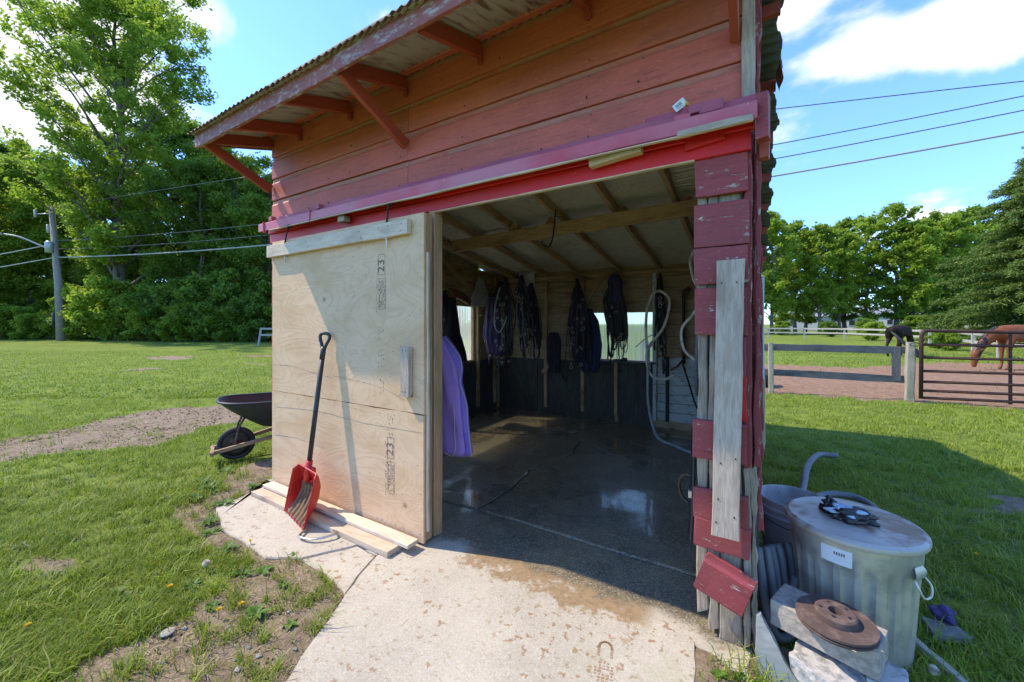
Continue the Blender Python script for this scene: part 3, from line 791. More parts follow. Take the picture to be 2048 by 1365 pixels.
stamp(-2.43, 1.70, 2.0325, .66)
stamp(-2.33, .34, 2.0295, .66)
mb = MB()
for z0, z1 in ((1.22, 1.58), (1.02, 1.14), (.45, .60), (.70, .86)):
    for i in range(4):
        zz = z0
        while zz < z1:
            L = rnd.uniform(.006, .022)
            if rnd.random() < .30: mb.box((-2.43 + i * .018 + (.1 if z0 < .9 else 0), 2.0325 if z0 > .9 else 2.0295, zz + L / 2), (rnd.uniform(.003, .006), .0004, L))
            zz += L + rnd.uniform(.008, .02)
o = mb.build('stamp', 'ink', door); o['label'] = 'faded smudged print between the two stamps'; o['kind'] = 'stuff'
for pts_, y in (([(-3.92, 1.16), (-3.6, 1.165), (-3.3, 1.13), (-3.0, 1.10)], 2.0325), ([(-3.0, 1.12), (-2.7, 1.10), (-2.4, 1.07), (-2.15, 1.0)], 2.0325), ([(-3.85, .77), (-3.2, .80), (-2.6, .78), (-1.98, .79)], 2.0295), ([(-3.9, .50), (-3.5, .52), (-3.1, .50)], 2.0295)):
    P_ = smoothpts([(x, y, z) for x, z in pts_], 12)
    MB().tube([p + Vector((0, 0, rnd.uniform(-.002, .002))) for p in P_], [rnd.uniform(.0003, .0015) for _ in P_], 4, cap=False).build('crack', 'iron', door)

plank('door_post', (-2.004, 2.19, .02), (-2.004, 2.19, 2.36), .062, .085, 'treated_stud', shed, up=(1, 0, 0), seg=8, rag=.01)

# ---- right-hand pilaster
pil = thing('corner_pillar', None, None, (-.14, 2.22, 0)); attach(pil, shed)
pil['label'] = 'peeling red corner pillar patched with boards over rotten posts'
for x0, x1, z0, z1 in ((-.252, -.205, .12, 2.36), (-.203, -.155, .03, 2.36), (-.153, -.06, .0, 2.36)):
    plank('post_board', ((x0 + x1) / 2, 2.225, z0), ((x0 + x1) / 2, 2.225, z1), x1 - x0, .05 + rnd.uniform(0, .012), 'raw_post', pil, up=(1, 0, 0), seg=16, jit=.006, cham=.006, rag=.03)
plank('corner_post', (-.036, 2.225, .03), (-.034, 2.22, .86), .028, .07, 'raw_post', pil, up=(1, 0, 0), seg=16, jit=.004, rag=.02)
plank('corner_post', (-.034, 2.22, .86), (-.030, 2.215, 2.43), .028, .07, 'red_wall_weathered', pil, up=(1, 0, 0), seg=16, jit=.004, rag=.02)
plank('corner_post', (-.030, 2.165, 2.60), (-.030, 2.165, 3.44), .055, .03, 'grey_board', pil, up=(1, 0, 0), seg=6)
for zb, h, x0, x1, tl, mt in ((2.175, .185, -.258, -.035, .0, 'red_post'), (1.925, .212, -.262, -.03, .0, 'red_post'), (1.742, .180, -.262, -.032, .0, 'red_post'), (1.495, .230, -.262, -.036, .01, 'red_post'),
                              (.885, .190, -.268, -.034, .0, 'red_post'), (.588, .150, -.268, -.030, .01, 'red_post'), (.450, .145, -.264, -.028, .04, 'red_post')):
    siding(x0, x1, zb, h, mt, pil, yface=2.16, thk=.022, seg=3, jz=.002, r0=.005, tilt=tl, flat=True, label='flaking dull red siding board')
siding(-.262, -.048, .262, .19, 'red_post', pil, yface=2.12, thk=.03, seg=4, jz=.002, r0=.010, tilt=R(19), label='loose red board hanging askew at the pillar foot')
plank('paint_patch', (-.060, 2.172, 1.09), (-.060, 2.172, 1.30), .045, .008, 'bright_red', pil, up=(1, 0, 0), seg=5, rag=.01, jit=.004)
plank('paint_patch', (-.062, 2.170, 1.31), (-.060, 2.170, 1.48), .04, .01, 'red_post', pil, up=(1, 0, 0), seg=5, rag=.01, jit=.004)
plank('batten', (-.122, 2.105, .555), (-.100, 2.105, 1.845), .112, .034, 'grey_board', pil, up=(1, 0, 0), seg=10, jit=.002, rag=.003, label='grey unpainted board nailed upright over the red siding')
mb = MB()
for x, z in ((-.137, 1.74), (-.075, 1.74), (-.14, .90), (-.08, .93), (-.16, .62), (-.085, .66), (-.15, .73)): mb.tube([(x, 2.086, z), (x, 2.089, z)], .004, 6)
o = mb.build('screws', 'iron', pil); o['kind'] = 'stuff'
# side wall seen edge on, with its trim
sw = MB().box((-.045, 4.25, 1.2), (.02, 4.0, 2.4)).build('wall', 'inner_plank', shed); sw['label'] = 'narrow side wall facing the paddock'
z = .06
while z < 3.25:
    ymax = min(6.35, 2.3 + (3.52 - z - .2) / .24)
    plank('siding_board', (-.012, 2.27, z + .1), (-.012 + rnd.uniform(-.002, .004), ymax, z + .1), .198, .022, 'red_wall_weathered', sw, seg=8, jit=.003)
    z += .2
for y0, y1, z0, z1, x in ((2.215, 2.255, .86, 2.36, .006), (2.24, 2.27, .55, 1.42, .017), (2.20, 2.25, 1.3, 2.36, .010), (2.165, 2.225, 2.6, 3.42, .007), (2.215, 2.25, .02, .86, -.006)):
    plank('corner_trim', (x, (y0 + y1) / 2, z0), (x + rnd.uniform(-.003, .003), (y0 + y1) / 2, z1), .022, y1 - y0, 'red_wall_weathered' if z0 > .1 else 'raw_post', sw, up=(1, 0, 0), seg=18, jit=.006, rag=.02)
plank('corner_trim', (.028, 2.7, .95), (.024, 2.7, 1.98), .012, .09, 'red_wall_weathered', sw, up=(1, 0, 0), seg=14, jit=.006, rag=.03)
plank('window_trim', (.040, 3.3, 1.17), (.040, 3.3, 1.88), .02, .09, 'vinyl_white', sw, up=(1, 0, 0), seg=2)
plank('window_trim', (.040, 3.35, .66), (.044, 3.35, 1.17), .026, .09, 'pale_batten', sw, up=(1, 0, 0), seg=8, jit=.003, rag=.02)
# left side wall and rear wall, planked, each with a window of ribbed fibreglass
def plank_wall(parent, P, z0, z1, rows, u0, u1, win, mat, thick=.02, offs=0):
    """rows of planks between u0 and u1 along a wall; P maps (u, z) to a point; win=(ua, ub, za, zb)"""
    h = (z1 - z0) / rows
    for i in range(rows):
        a, b = z0 + i * h, z0 + (i + 1) * h - .004; zc = (a + b) / 2
        segs = [(u0, u1)]
        if win and a < win[3] and b > win[2]: segs = [(u0, win[0]), (win[1], u1)]
        for s0, s1 in segs:
            if s1 - s0 < .03: continue
            plank('plank', P(s0, zc), P(s1, zc), b - a, thick, mat, parent, seg=4, jit=.003)
lw = MB().box((-4.19, 4.23, .05), (.05, 4.1, .14)).build('wall', 'inner_plank', shed); lw['label'] = 'side wall toward the wheelbarrow with a ribbed window'
LWIN = (3.25, 5.50, .93, 1.84)
z = .1; k = 0
while z < 3.2:
    ymax = min(6.32, 2.3 + (3.50 - z - .19) / .24)
    segs = [(2.235, ymax)]
    if z < LWIN[3] and z + .19 > LWIN[2]: segs = [(2.235, LWIN[0]), (LWIN[1], ymax)]
    for a, b in segs:
        plank('plank', (-4.185, a, z + .1), (-4.185, b, z + .1), .192, .03, 'inner_plank', lw, seg=4)
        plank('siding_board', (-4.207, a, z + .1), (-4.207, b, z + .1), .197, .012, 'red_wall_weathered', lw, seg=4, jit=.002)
    z += .2
rw_ = MB().box((-2.1, 6.275, .05), (4.1, .03, .14)).build('wall', 'inner_plank', shed); rw_['label'] = 'rear wall with rough planks inside and a ribbed window'
RWIN = (-2.41, -1.33, .98, 1.725)
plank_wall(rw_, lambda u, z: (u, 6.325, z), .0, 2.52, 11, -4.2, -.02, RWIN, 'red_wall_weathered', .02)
plank_wall(rw_, lambda u, z: (u, 6.295, z), .08, 2.46, 13, -4.17, -.06, RWIN, 'inner_plank', .024)
def window(parent, P, win, out):
    ua, ub, za, zb = win; um = (ua + ub) / 2
    wn = thing('window', None, None, P(um, za)); attach(wn, parent)
    for a, b, wd in ((P(ua - .03, za - .02), P(ua - .03, zb + .02), 'v'), (P(ub + .03, za - .02), P(ub + .03, zb + .02), 'v'), (P(ua - .06, zb + .03), P(ub + .06, zb + .03), 'h'), (P(ua - .06, za - .03), P(ub + .06, za - .03), 'h')):
        d = Vector(P(ub, za)) - Vector(P(ua, za))
        plank('frame', a, b, .055, .045, 'roof_timber', wn, up=tuple(d.normalized()) if wd == 'v' else (0, 0, 1), seg=3)
    n = 120; o3 = Vector(out)
    vs = []; fs = []
    for i in range(n + 1):
        u = ua - .02 + (ub - ua + .04) * i / n; q = .006 * math.sin(u * 2 * math.pi / .068)
        for z in (za - .02, zb + .02): vs.append(Vector(P(u, z)) + o3 * (.03 + q))
    fs = [(2 * i, 2 * i + 2, 2 * i + 3, 2 * i + 1) for i in range(n)]
    MB().add(vs, fs).build('pane', 'fibreglass', wn, True)
    return wn
window(shed, lambda u, z: (u, 6.285, z), RWIN, (0, 1, 0))
window(shed, lambda u, z: (-4.18, u, z), LWIN, (-1, 0, 0))
# dark kick panels, studs and braces inside
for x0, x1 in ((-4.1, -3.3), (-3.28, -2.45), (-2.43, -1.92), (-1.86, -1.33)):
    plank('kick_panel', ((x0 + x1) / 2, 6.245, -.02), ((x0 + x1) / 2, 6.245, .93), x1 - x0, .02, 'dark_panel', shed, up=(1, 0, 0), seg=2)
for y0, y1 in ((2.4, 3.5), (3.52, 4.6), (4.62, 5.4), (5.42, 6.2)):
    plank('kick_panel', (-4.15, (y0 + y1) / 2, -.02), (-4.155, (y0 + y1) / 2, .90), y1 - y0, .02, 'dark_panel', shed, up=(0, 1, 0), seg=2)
for x in (-3.13, -2.45, -1.89, -1.30):
    if x == -1.89: plank('stud', (x, 6.235, .1), (x, 6.235, .96), .05, .06, 'roof_timber', shed, up=(1, 0, 0), seg=3)
    else: plank('stud', (x, 6.235, .1), (x, 6.235, 2.36), .055, .06, 'roof_timber' if x != -1.30 else 'whitewash', shed, up=(1, 0, 0), seg=4)
plank('brace', (-2.50, 6.19, 1.72), (-2.06, 6.19, 2.34), .05, .03, 'roof_timber', shed, seg=3)
plank('brace', (-3.18, 6.19, .70), (-2.72, 6.19, 1.18), .055, .03, 'roof_timber', shed, seg=3)
plank('brace', (-4.11, 4.62, 2.56), (-4.11, 5.20, 2.20), .07, .03, 'roof_timber', shed, seg=3)
plank('wall_rail', (-4.1, 6.235, 2.34), (-.06, 6.235, 2.34), .06, .07, 'roof_timber', shed, seg=6)
plank('wall_rail', (-4.14, 2.3, 2.42), (-4.14, 6.2, 2.30), .09, .05, 'roof_timber', shed, seg=6)
for y in (2.9, 4.36, 5.58, 6.1):
    plank('stud', (-4.13, y, .1), (-4.13, y, 2.4), .05, .07, 'roof_timber', shed, up=(0, 1, 0), seg=4)
plank('sill_shelf', (-2.5, 6.20, .955), (-1.28, 6.20, .955), .02, .12, 'dark_panel', shed, seg=3)
# whitewashed planks low beside the pipe
for i in range(7):
    plank('white_board', (-1.26, 6.255, .17 + i * .135), (-.60, 6.255, .17 + i * .135), .128, .02, 'whitewash', shed, seg=6, jit=.003, rag=.01)
plank('white_board', (-1.24, 6.24, 1.10), (-.62, 6.24, 1.10), .035, .06, 'roof_timber', shed, seg=3)
plank('stud', (-1.12, 6.22, .10), (-1.12, 6.22, 1.06), .05, .03, 'black_nylon', shed, up=(1, 0, 0), seg=3)

# ---- roof
roofp = thing('roof', None, None, (-2.1, 2.3, 3.55)); attach(roofp, shed); roofp['label'] = 'rusty corrugated tin roof'
def pent(Y): return 3.262 + .31 * (Y - 1.6)
def rear(Y): return 3.50 - .225 * (Y - 2.3)
x = -4.345; i = 0
while x < .12:
    x1 = min(x + .70, .14); nn = int((x1 - x) / .0085) + 1; off = rnd.uniform(-.012, .012)
    vs = []
    for a in range(nn + 1):
        xx = x + (x1 - x) * a / nn
        for b in range(4):
            Y = 1.505 + off + (0, .022, .4, 2.34 - 1.505 - off)[b]
            vs.append((xx, Y, pent(Y) + .012 + .0085 * math.sin(2 * math.pi * xx / .068) + .002 * (i % 2)))
    fs = [(a * 4 + b, a * 4 + b + 1, a * 4 + b + 5, a * 4 + b + 4) for a in range(nn) for b in range(3)]
    o = MB().add(vs, fs).build('roof_sheet', ['pent_metal', 'roof_metal_rusty'], roofp, True)
    o.data.polygons.foreach_set('material_index', [1 if q % 3 == 0 else 0 for q in range(nn * 3)])
    so = o.modifiers.new('solid', 'SOLIDIFY'); so.thickness = .0015
    x += .66; i += 1
y = 2.26; i = 0
while y < 6.8:
    y1 = min(y + 1.0, 6.95); nn = int((y1 - y) / .0095); 
    vs = []
    nxs = 10
    for a in range(nn + 1):
        yy = y + (y1 - y) * a / nn
        ed = .018 * math.sin(yy * 10.3) + .010 * math.sin(yy * 23.0 + 1)
        for b in range(nxs + 1):
            xx = -4.36 + (4.36 + .135 + ed) * b / nxs
            vs.append((xx, yy, rear(yy) + .02 + .0085 * math.sin(2 * math.pi * yy / .076) - .012 * math.sin(yy * 10.3) ** 2 * (b == nxs) + .003 * (i % 2)))
    fs = [(a * (nxs + 1) + b, a * (nxs + 1) + b + 1, (a + 1) * (nxs + 1) + b + 1, (a + 1) * (nxs + 1) + b) for a in range(nn) for b in range(nxs)]
    o = MB().add(vs, fs).build('roof_sheet', 'roof_metal', roofp, True)
    so = o.modifiers.new('solid', 'SOLIDIFY'); so.thickness = .0015
    y += .94; i += 1
# torn flap of sheet at the roof edge
MB().grid(lambda u, v: (.125 + .02 * v + .008 * math.sin(u * 6), 3.05 + .30 * u, 3.30 - .06 * u - v * .16 * (1 - .5 * u)), 8, 4).build('loose_flap', 'galvanised', roofp, True)
for k, xl in enumerate((-4.19, -3.69, -2.95, -2.285, -1.58, -.82)):
    plank('lookout', (xl, 1.59, 3.205), (xl, 2.165, 3.385), .092, .04, 'red_trim', roofp, seg=3)
    if k: plank('block', (xl + .005, 2.16, 3.29), (xl + .005, 2.16, 3.335), .035, .03, 'red_trim', roofp, up=(1, 0, 0), seg=1)
f1 = plank('fascia_board', (-4.315, 1.572, 3.205), (-2.288, 1.572, 3.205), .142, .028, 'red_fascia', roofp, seg=10, rag=.002)
f2 = plank('fascia_board', (-2.280, 1.562, 3.212), (.10, 1.562, 3.212), .146, .028, 'red_fascia', roofp, seg=10, rag=.002)
plank('eave_strip', (-4.33, 1.568, 3.285), (.10, 1.560, 3.29), .018, .05, 'grey_board', roofp, seg=12, jit=.004)
plank('rake_board', (-4.335, 1.585, 3.22), (-4.335, 2.30, 3.44), .10, .022, 'red_fascia', roofp, seg=3)
plank('rake_board', (-4.335, 2.30, 3.44), (-4.335, 6.9, 2.41), .10, .022, 'red_fascia', roofp, seg=8)
# diagonal knee braces
for xb, zt in ((-4.20, 3.17), (-2.27, 3.17), (-.085, 3.17)):
    plank('knee_brace', (xb, 1.60, zt), (xb, 2.155, zt - .26), .085, .038, 'red_trim', roofp, seg=3, up=(0, .45, 1))
plank('soffit_board', (-4.2, 2.12, 3.435), (-.04, 2.12, 3.435), .07, .02, 'red_siding_upper', roofp, up=(0, 1, .3), seg=5)
for yy in (2.75, 3.35, 3.95, 4.55, 5.15, 5.75, 6.3, 6.7):
    zc = rear(yy) - .035
    plank('outrigger', (-.05, yy, zc), (.118 + rnd.uniform(-.006, .006), yy, zc), .075, .038, 'red_trim', roofp, seg=2)
plank('rake_trim', (.012, 2.2, rear(2.2) - .10), (.012, 6.4, rear(6.4) - .10), .05, .03, 'red_wall_weathered', roofp, seg=24, jit=.006)
def ceil(Y): return 2.35 + .15 * (6.27 - Y)
for xr in (-3.75, -3.12, -2.5, -1.83, -1.23, -.65, -.12):
    plank('rafter', (xr, 2.24, ceil(2.24) + .045), (xr, 6.28, ceil(6.28) + .045), .088, .042, 'roof_timber', roofp, seg=12, jit=.007)
tie = plank('tie_beam', (-3.22, 3.86, 2.515), (-.04, 3.86, 2.60), .14, .045, 'roof_timber', roofp, seg=12, jit=.006)
for xr in (-1.93, -1.14, -.55, -2.4):
    plank('block', (xr, 3.89, 2.60), (xr + .03, 3.93, 2.70), .07, .05, 'roof_timber', roofp, seg=1)
for i, (ya, yb) in enumerate(((2.23, 3.32), (3.28, 4.28), (4.24, 5.3), (5.26, 6.33))):
    for j, (xa, xb) in enumerate(((-4.15, -3.12), (-3.13, -1.80), (-1.83, -.62), (-.65, -.03))):
        sd = rnd.uniform(0, 50)
        def fn(u, v, ya=ya, yb=yb, xa=xa, xb=xb, sd=sd):
            xx = xa + (xb - xa) * u; yy = ya + (yb - ya) * v
            sag = .022 * noise.noise(Vector((xx * 1.4 + sd, yy * 2.2, sd))) + .008 * noise.noise(Vector((xx * 5, yy * 7, sd)))
            return (xx, yy, ceil(yy) + .108 + sag + .003 * math.sin(yy * 2 * math.pi / .03 if (j == 3 and i < 2) else 0) - .006 * (v > .95))
        MB().grid(fn, 12, 60 if (j == 3 and i < 2) else 24).build('ceiling_liner', 'foil', roofp, True)

# ================================================================ THINGS IN FRONT OF AND BESIDE THE SHED
# boards lying at the foot of the door
plank2 = plank('timber', (-3.87, 1.885, .020), (-2.075, 1.868, .020), .13, .04, 'old_pine', None, up=(0, 1, 0), seg=8)
tagp(plank2, 'thick plank lying flat on the concrete under a thinner plywood strip', 'plank')
strip = plank('timber', (-3.86, 1.962, .060), (-1.985, 1.948, .053), .10, .026, 'pale_pine', None, up=(0, 1, 0), seg=8)
tagp(strip, 'thin plywood strip on top of the thick plank against the door', 'plank')

# snow shovel leaning on the door
sh = thing('snow_shovel', 'red snow shovel with black pole leaning against the plywood door', 'shovel', (-3.08, 1.80, 0))
top = Vector((-3.035, 1.975, 1.33)); low = Vector((-3.075, 1.875, .40))
MB().tube([low - (top - low) * .10, top], .019, 12).build('pole', 'black_plastic', sh, True)
ax = (top - low).normalized(); sx = Vector((.98, .19, 0)).normalized(); sx = (sx - ax * sx.dot(ax)).normalized()
g0 = top + ax * .02
gp = [g0 - ax * .05, g0 - sx * .02 + ax * .02, g0 - sx * .048 + ax * .075, g0 - sx * .045 + ax * .11, g0 + ax * .122, g0 + sx * .045 + ax * .11, g0 + sx * .048 + ax * .075, g0 + sx * .02 + ax * .02, g0 - ax * .05]
MB().tube(smoothpts(gp, 4), .0135, 8).tube([g0 - ax * .09, g0 + ax * .01], .021, 10).build('grip', 'black_plastic', sh, True)
# scoop: concave sheet, sides folded forward, front edge on the ground
TL, TR = Vector((-3.20, 1.83, .41)), Vector((-2.86, 1.80, .385)); BL, BR = Vector((-3.30, 1.815, .012)), Vector((-2.865, 1.715, .008))
def scoop(u, v, off=0.0):
    p = (TL.lerp(TR, u)).lerp(BL.lerp(BR, u), v)
    wv = math.sin(math.pi * min(1, v * 1.02)) ** .8
    nrm = Vector((.12, -1, .15)).normalized()
    side = max(0.0, (abs(u - .5) * 2 - .80) / .20)
    depth = -.085 * wv * (1 - side) + .012 * side - (.030 * (1 - v)) * (1 - side)
    rib = .006 * (1 if (u * 7.0) % 1.0 < .45 else 0) * (1 - side) * (1 if v > .30 else 0)
    return tuple(p + nrm * (depth + rib) + Vector((0, 0, -.045 * side * (0 if v > .9 else 1) * (1 - v) ** 2)) + nrm * off)
bl = MB().grid(lambda u, v: scoop(u, v), 57, 22).build('scoop', 'red_plastic', sh, True)
s_ = bl.modifiers.new('solid', 'SOLIDIFY'); s_.thickness = .005; s_.offset = 0
def lip(u):
    return Vector(scoop(u, 0)) + Vector((0, -.004, .004))
MB().tube([lip(i / 20) for i in range(21)], .007, 6).tube([Vector(scoop(1, i / 20)) for i in range(21)], .005, 6).tube([Vector(scoop(0, i / 20)) for i in range(21)], .005, 6).build('rim', 'red_plastic', bl, True)
MB().tube([low - (top - low) * .12, low + (top - low) * .05], .027, 10).box(low - ax * .03 + Vector((0, .01, 0)), (.13, .03, .05)).build('socket', 'red_plastic', sh, True)
man = MB().grid(lambda u, v: tuple(Vector(scoop(.13 + u * .76, .34 + .62 * v)) + Vector((0, -1, .3)) * (.004 + .007 * max(0, noise.noise(Vector((u * 14, v * 4, 3)))) + (.010 if ((.13 + u * .76) * 7.0) % 1 < .45 else 0))), 60, 22)
o = man.build('caked_manure', 'manure', bl, True); o['kind'] = 'stuff'

# curved bright handle lying on the concrete
h_ = MB().tube(smoothpts([(-2.86, 1.73, .02), (-2.80, 1.64, .022), (-2.68, 1.66, .024), (-2.60, 1.75, .03), (-2.61, 1.80, .032), (-2.72, 1.83, .026), (-2.80, 1.82, .02)], 5), .0105, 8, sq=.7).build('handle', 'bright_steel', None, True)
tagp(h_, 'bent silver metal handle lying on the concrete by the shovel', 'metal handle')

# wheelbarrow
wb = thing('wheelbarrow', 'black tray wheelbarrow with wooden rails parked beside the shed', 'wheelbarrow', (-5.36, 2.16, -.065), R(-23.0))
WH = .19
wh = MB().lathe([(WH - .045, -.030), (WH - .015, -.036), (WH, -.018), (WH + .003, 0), (WH, .018), (WH - .015, .036), (WH - .045, .030)], 32, (0, .18, WH), Matrix.Rotation(R(90), 3, 'Y'), closed=True).build('wheel', 'tyre', wb, True, keep=False)
MB().lathe([(.02, -.05), (.03, -.02), (.10, -.012), (WH - .045, -.028), (WH - .045, .028), (.10, .012), (.03, .02), (.02, .05)], 24, (0, .18, WH), Matrix.Rotation(R(90), 3, 'Y')).build('rim', 'iron', wh, True, keep=False)
def lplank(name, a, b, wid, thk, mat, parent, up=(0, 0, 1), seg=3, **k):
    """plank given in the parent's own coordinates"""
    o = plank(name, a, b, wid, thk, mat, None, up=up, seg=seg, **k)
    o.parent = parent
    return o
for s in (-1, 1):
    lplank('rail', (s * .115, -.07, .135), (s * .31, 1.45, .44), .045, .038, 'barrow_wood', wb)
    MB().tube([(s * .13, .16, .17), (s * .13, .20, .40), (s * .15, .26, .52)], .012, 6).build('brace', 'rust', wb, True, keep=False)
    MB().tube([(s * .24, .80, .30), (s * .25, .82, .0), (s * .25, .96, .0), (s * .26, 1.05, .34)], .014, 6).build('leg', 'rust', wb, True, keep=False)
lplank('nose_bar', (-.17, -.05, .135), (.17, -.05, .135), .045, .034, 'barrow_wood', wb)
def tray(u, v, ins=0.0):
    a = u * 2 * math.pi; ca, sa = math.cos(a), math.sin(a)
    e = .62
    x = math.copysign(abs(ca) ** e, ca); y = math.copysign(abs(sa) ** e, sa)
    k = 1 - .62 * v ** 1.3; kx = 1 - .50 * v ** 1.4
    z = .70 - .33 * v - .02 * math.sin(a)
    return (x * (.365 - ins) * kx, .50 + y * (.50 - ins) * k + .10 * v, z + (ins * .6 if v > .9 else 0))
mbt = MB().grid(lambda u, v: tray(u, v), 41, 9)
mbt.add([(0, .6, .369)] + [tray(i / 40, 1) for i in range(41)], [(0, i + 1, i + 2) for i in range(40)])
tr_ = mbt.build('tray', 'barrow_tray', wb, True, keep=False)
mbt = MB().grid(lambda u, v: tray(u, v, .012), 41, 9)
mbt.add([(0, .6, .385)] + [tray(i / 40, 1, .012) for i in range(41)], [(0, i + 1, i + 2) for i in range(40)])
mbt.build('tray_lining', 'barrow_inside', tr_, True, keep=False)
MB().tube([tray(i / 40, 0) for i in range(41)], .017, 8, cap=False, sq=.8).build('tray_rim', 'barrow_tray', tr_, True, keep=False)

# ---- right of the door: can, bucket, blocks, rotor, hose
can = thing('trash_can', 'dented galvanised trash can with flat lid standing on the grass', 'trash can', (.415, 2.62, -.06), R(20))
def flute(r, z, a):
    if .06 < z < .50:
        e = min(1, (z - .06) / .03, (.50 - z) / .03)
        return r - .014 * e * (1 if (a * 20 / (2 * math.pi)) % 1.0 < .5 else 0)
    return r
prof = [(.205, .0), (.215, .0), (.218, .03), (.222, .062), (.224, .09), (.235, .25), (.246, .42), (.251, .47), (.254, .50), (.256, .53), (.258, .58), (.266, .585), (.266, .60), (.25, .60)]
smooth_by(MB().lathe(prof, 120, rfun=flute).build('body', 'galvanised', can, keep=False), 50)
def lidf(r, z, a): return r * (1 + .012 * math.sin(2 * a + 1) + .006 * math.sin(5 * a))
lid = smooth_by(MB().lathe([(.268, .585), (.279, .590), (.282, .600), (.280, .612), (.262, .622), (.250, .618), (.20, .626), (.10, .633), (.002, .635)], 64, rfun=lidf).build('lid', 'lid_metal', can, keep=False), 45)
MB().tube([(-.06, .02, .632), (-.055, .02, .655), (.055, .02, .657), (.06, .02, .632)], .006, 6).build('lid_handle', 'iron', lid, keep=False)
for a in (R(-58), R(122)):
    ca, sa = math.cos(a), math.sin(a); rr = .262
    P = lambda r, t_, z: (ca * r - sa * t_, sa * r + ca * t_, z)
    br = MB().grid(lambda u, v: P(rr - .004 + .012 * math.sin(math.pi * v), (u - .5) * .085 * (1 - .3 * (2 * v - 1) ** 2), .465 + .06 * v), 6, 6).build('handle_bracket', 'galvanised', can, True, keep=False)
    MB().tube(smoothpts([P(rr, -.038, .475), P(rr + .02, -.045, .445), P(rr + .028, -.03, .412), P(rr + .03, 0, .405), P(rr + .028, .03, .412), P(rr + .02, .045, .445), P(rr, .038, .475)], 5), .0045, 8).build('handle', 'galvanised', can, True, keep=False)
# white sticker with worn print on the side
def onc(a, z, r=.2545): return (r * math.cos(a), r * math.sin(a), z)
a0 = R(-108) - R(20)
lb = MB().grid(lambda u, v: onc(a0 - .30 + u * .46, .485 + .075 * v, .2572 if v > .4 else .2555), 10, 3).build('sticker', 'white_label', can, True, keep=False)
mb = MB()
for i, L in enumerate((.030, .012, .034, .02, .03)):
    aa = a0 - .10 + i * .035; mb.add([onc(aa, .528, .2585), onc(aa + .018, .528, .2585), onc(aa + .018, .542, .2585), onc(aa, .542, .2585)], [(0, 1, 2, 3)])
mb.build('print', 'ink', lb, keep=False)['kind'] = 'stuff'

# torn leather boot piece on the lid
def crumple(c, s, seed, mat, parent, name, n=26, sub=2, freq=5.0, amp=.5):
    bm = bmesh.new(); bmesh.ops.create_icosphere(bm, subdivisions=4, radius=1)
    for v_ in bm.verts:
        d = v_.co.normalized(); q = 1 + amp * noise.noise(d * freq * .35 + Vector((seed, 0, 0))) + amp * .5 * noise.noise(d * freq + Vector((0, seed, 0)))
        v_.co = Vector((d.x * s[0], d.y * s[1], d.z * s[2])) * q
    me = bpy.data.meshes.new(name); bm.to_mesh(me); bm.free(); me.materials.append(MATS[mat])
    me.polygons.foreach_set('use_smooth', [True] * len(me.polygons))
    o = bpy.data.objects.new(name, me); col.objects.link(o); o.location = c; attach(o, parent); return o
bt = thing('leather_scrap', 'crumpled black leather scrap with pale blue lining on the can lid', 'leather scrap', (.40, 2.62, .585))
crumple((.40, 2.56, .600), (.095, .045, .036), 3.1, 'black_leather', bt, 'leather', freq=5, amp=.55)
crumple((.33, 2.62, .60), (.035, .05, .040), 9.1, 'black_leather', bt, 'leather_cuff', freq=7, amp=.7)
plain('pale_blue_lining', (.42, .55, .68), .7, c2=(.25, .3, .36), scale=30)
crumple((.395, 2.565, .615), (.072, .036, .026), 5.4, 'pale_blue_lining', bt, 'lining', freq=5, amp=.6)

bk = thing('bucket', 'empty dark grey plastic bucket standing between shed and trash can', 'bucket', (.20, 3.18, -.05))
smooth_by(MB().lathe([(.001, .012), (.145, .012), (.182, .47), (.186, .472), (.190, .468), (.189, .452), (.184, .450), (.184, .42), (.189, .418), (.189, .405), (.183, .40), (.181, .375), (.186, .37), (.185, .36), (.179, .355), (.15, .0), (.001, .0)], 40).build('body', 'grey_plastic', bk, keep=False), 40)
MB().tube(smoothpts([(-.19, -.02, .41), (-.16, -.14, .36), (0, -.21, .33), (.16, -.14, .36), (.19, -.02, .41)], 5), .003, 5).build('bail', 'iron', bk, True, keep=False)

# concrete pieces
def rock(name, label, cat, poly, z0, z1, f, mat, ch=.01, seed=1, kindp=None, rough=.004):
    mb = MB().prism(poly, z0, z1, f=f); o = mb.build(name, mat, None)
    bm = bmesh.new(); bm.from_mesh(o.data)
    bmesh.ops.subdivide_edges(bm, edges=bm.edges, cuts=5, use_grid_fill=True)
    bmesh.ops.triangulate(bm, faces=[f_ for f_ in bm.faces if len(f_.verts) > 4])
    for v_ in bm.verts:
        nz = noise.noise_vector(v_.co * 16 + Vector((seed, 0, 0))) * rough + noise.noise_vector(v_.co * 60) * rough * .5
        v_.co += nz
    bm.to_mesh(o.data); bm.free()
    bev(o, ch, 2)
    return tagp(o, label, cat)
def boxf(A, B, wdir, wid):
    A = Vector(A); B = Vector(B); W = Vector(wdir).normalized() * wid
    return lambda x, y, z: tuple(A + (B - A) * x + W * y + Vector((0, 0, z)))
sq = [(0, 0), (1, 0), (1, 1), (0, 1)]
rock('concrete_block', 'long grey cap block carrying the rusty disc', 'concrete block', sq, 0, .115, boxf((.055, 2.17, .175), (.405, 2.045, .165), (.34, .94, .0), .185), 'block', .006, 2, rough=.0025)
rock('concrete_chunk', 'broken pale concrete chunk under the cap block', 'concrete chunk', [(0, 0), (.5, -.15), (1, 0), (1, 1), (.4, 1.1), (0, .9)], 0, .19, boxf((.12, 2.06, -.05), (.34, 1.97, -.05), (.3, .95, 0), .16), 'broken_concrete', .008, 5, rough=.014)
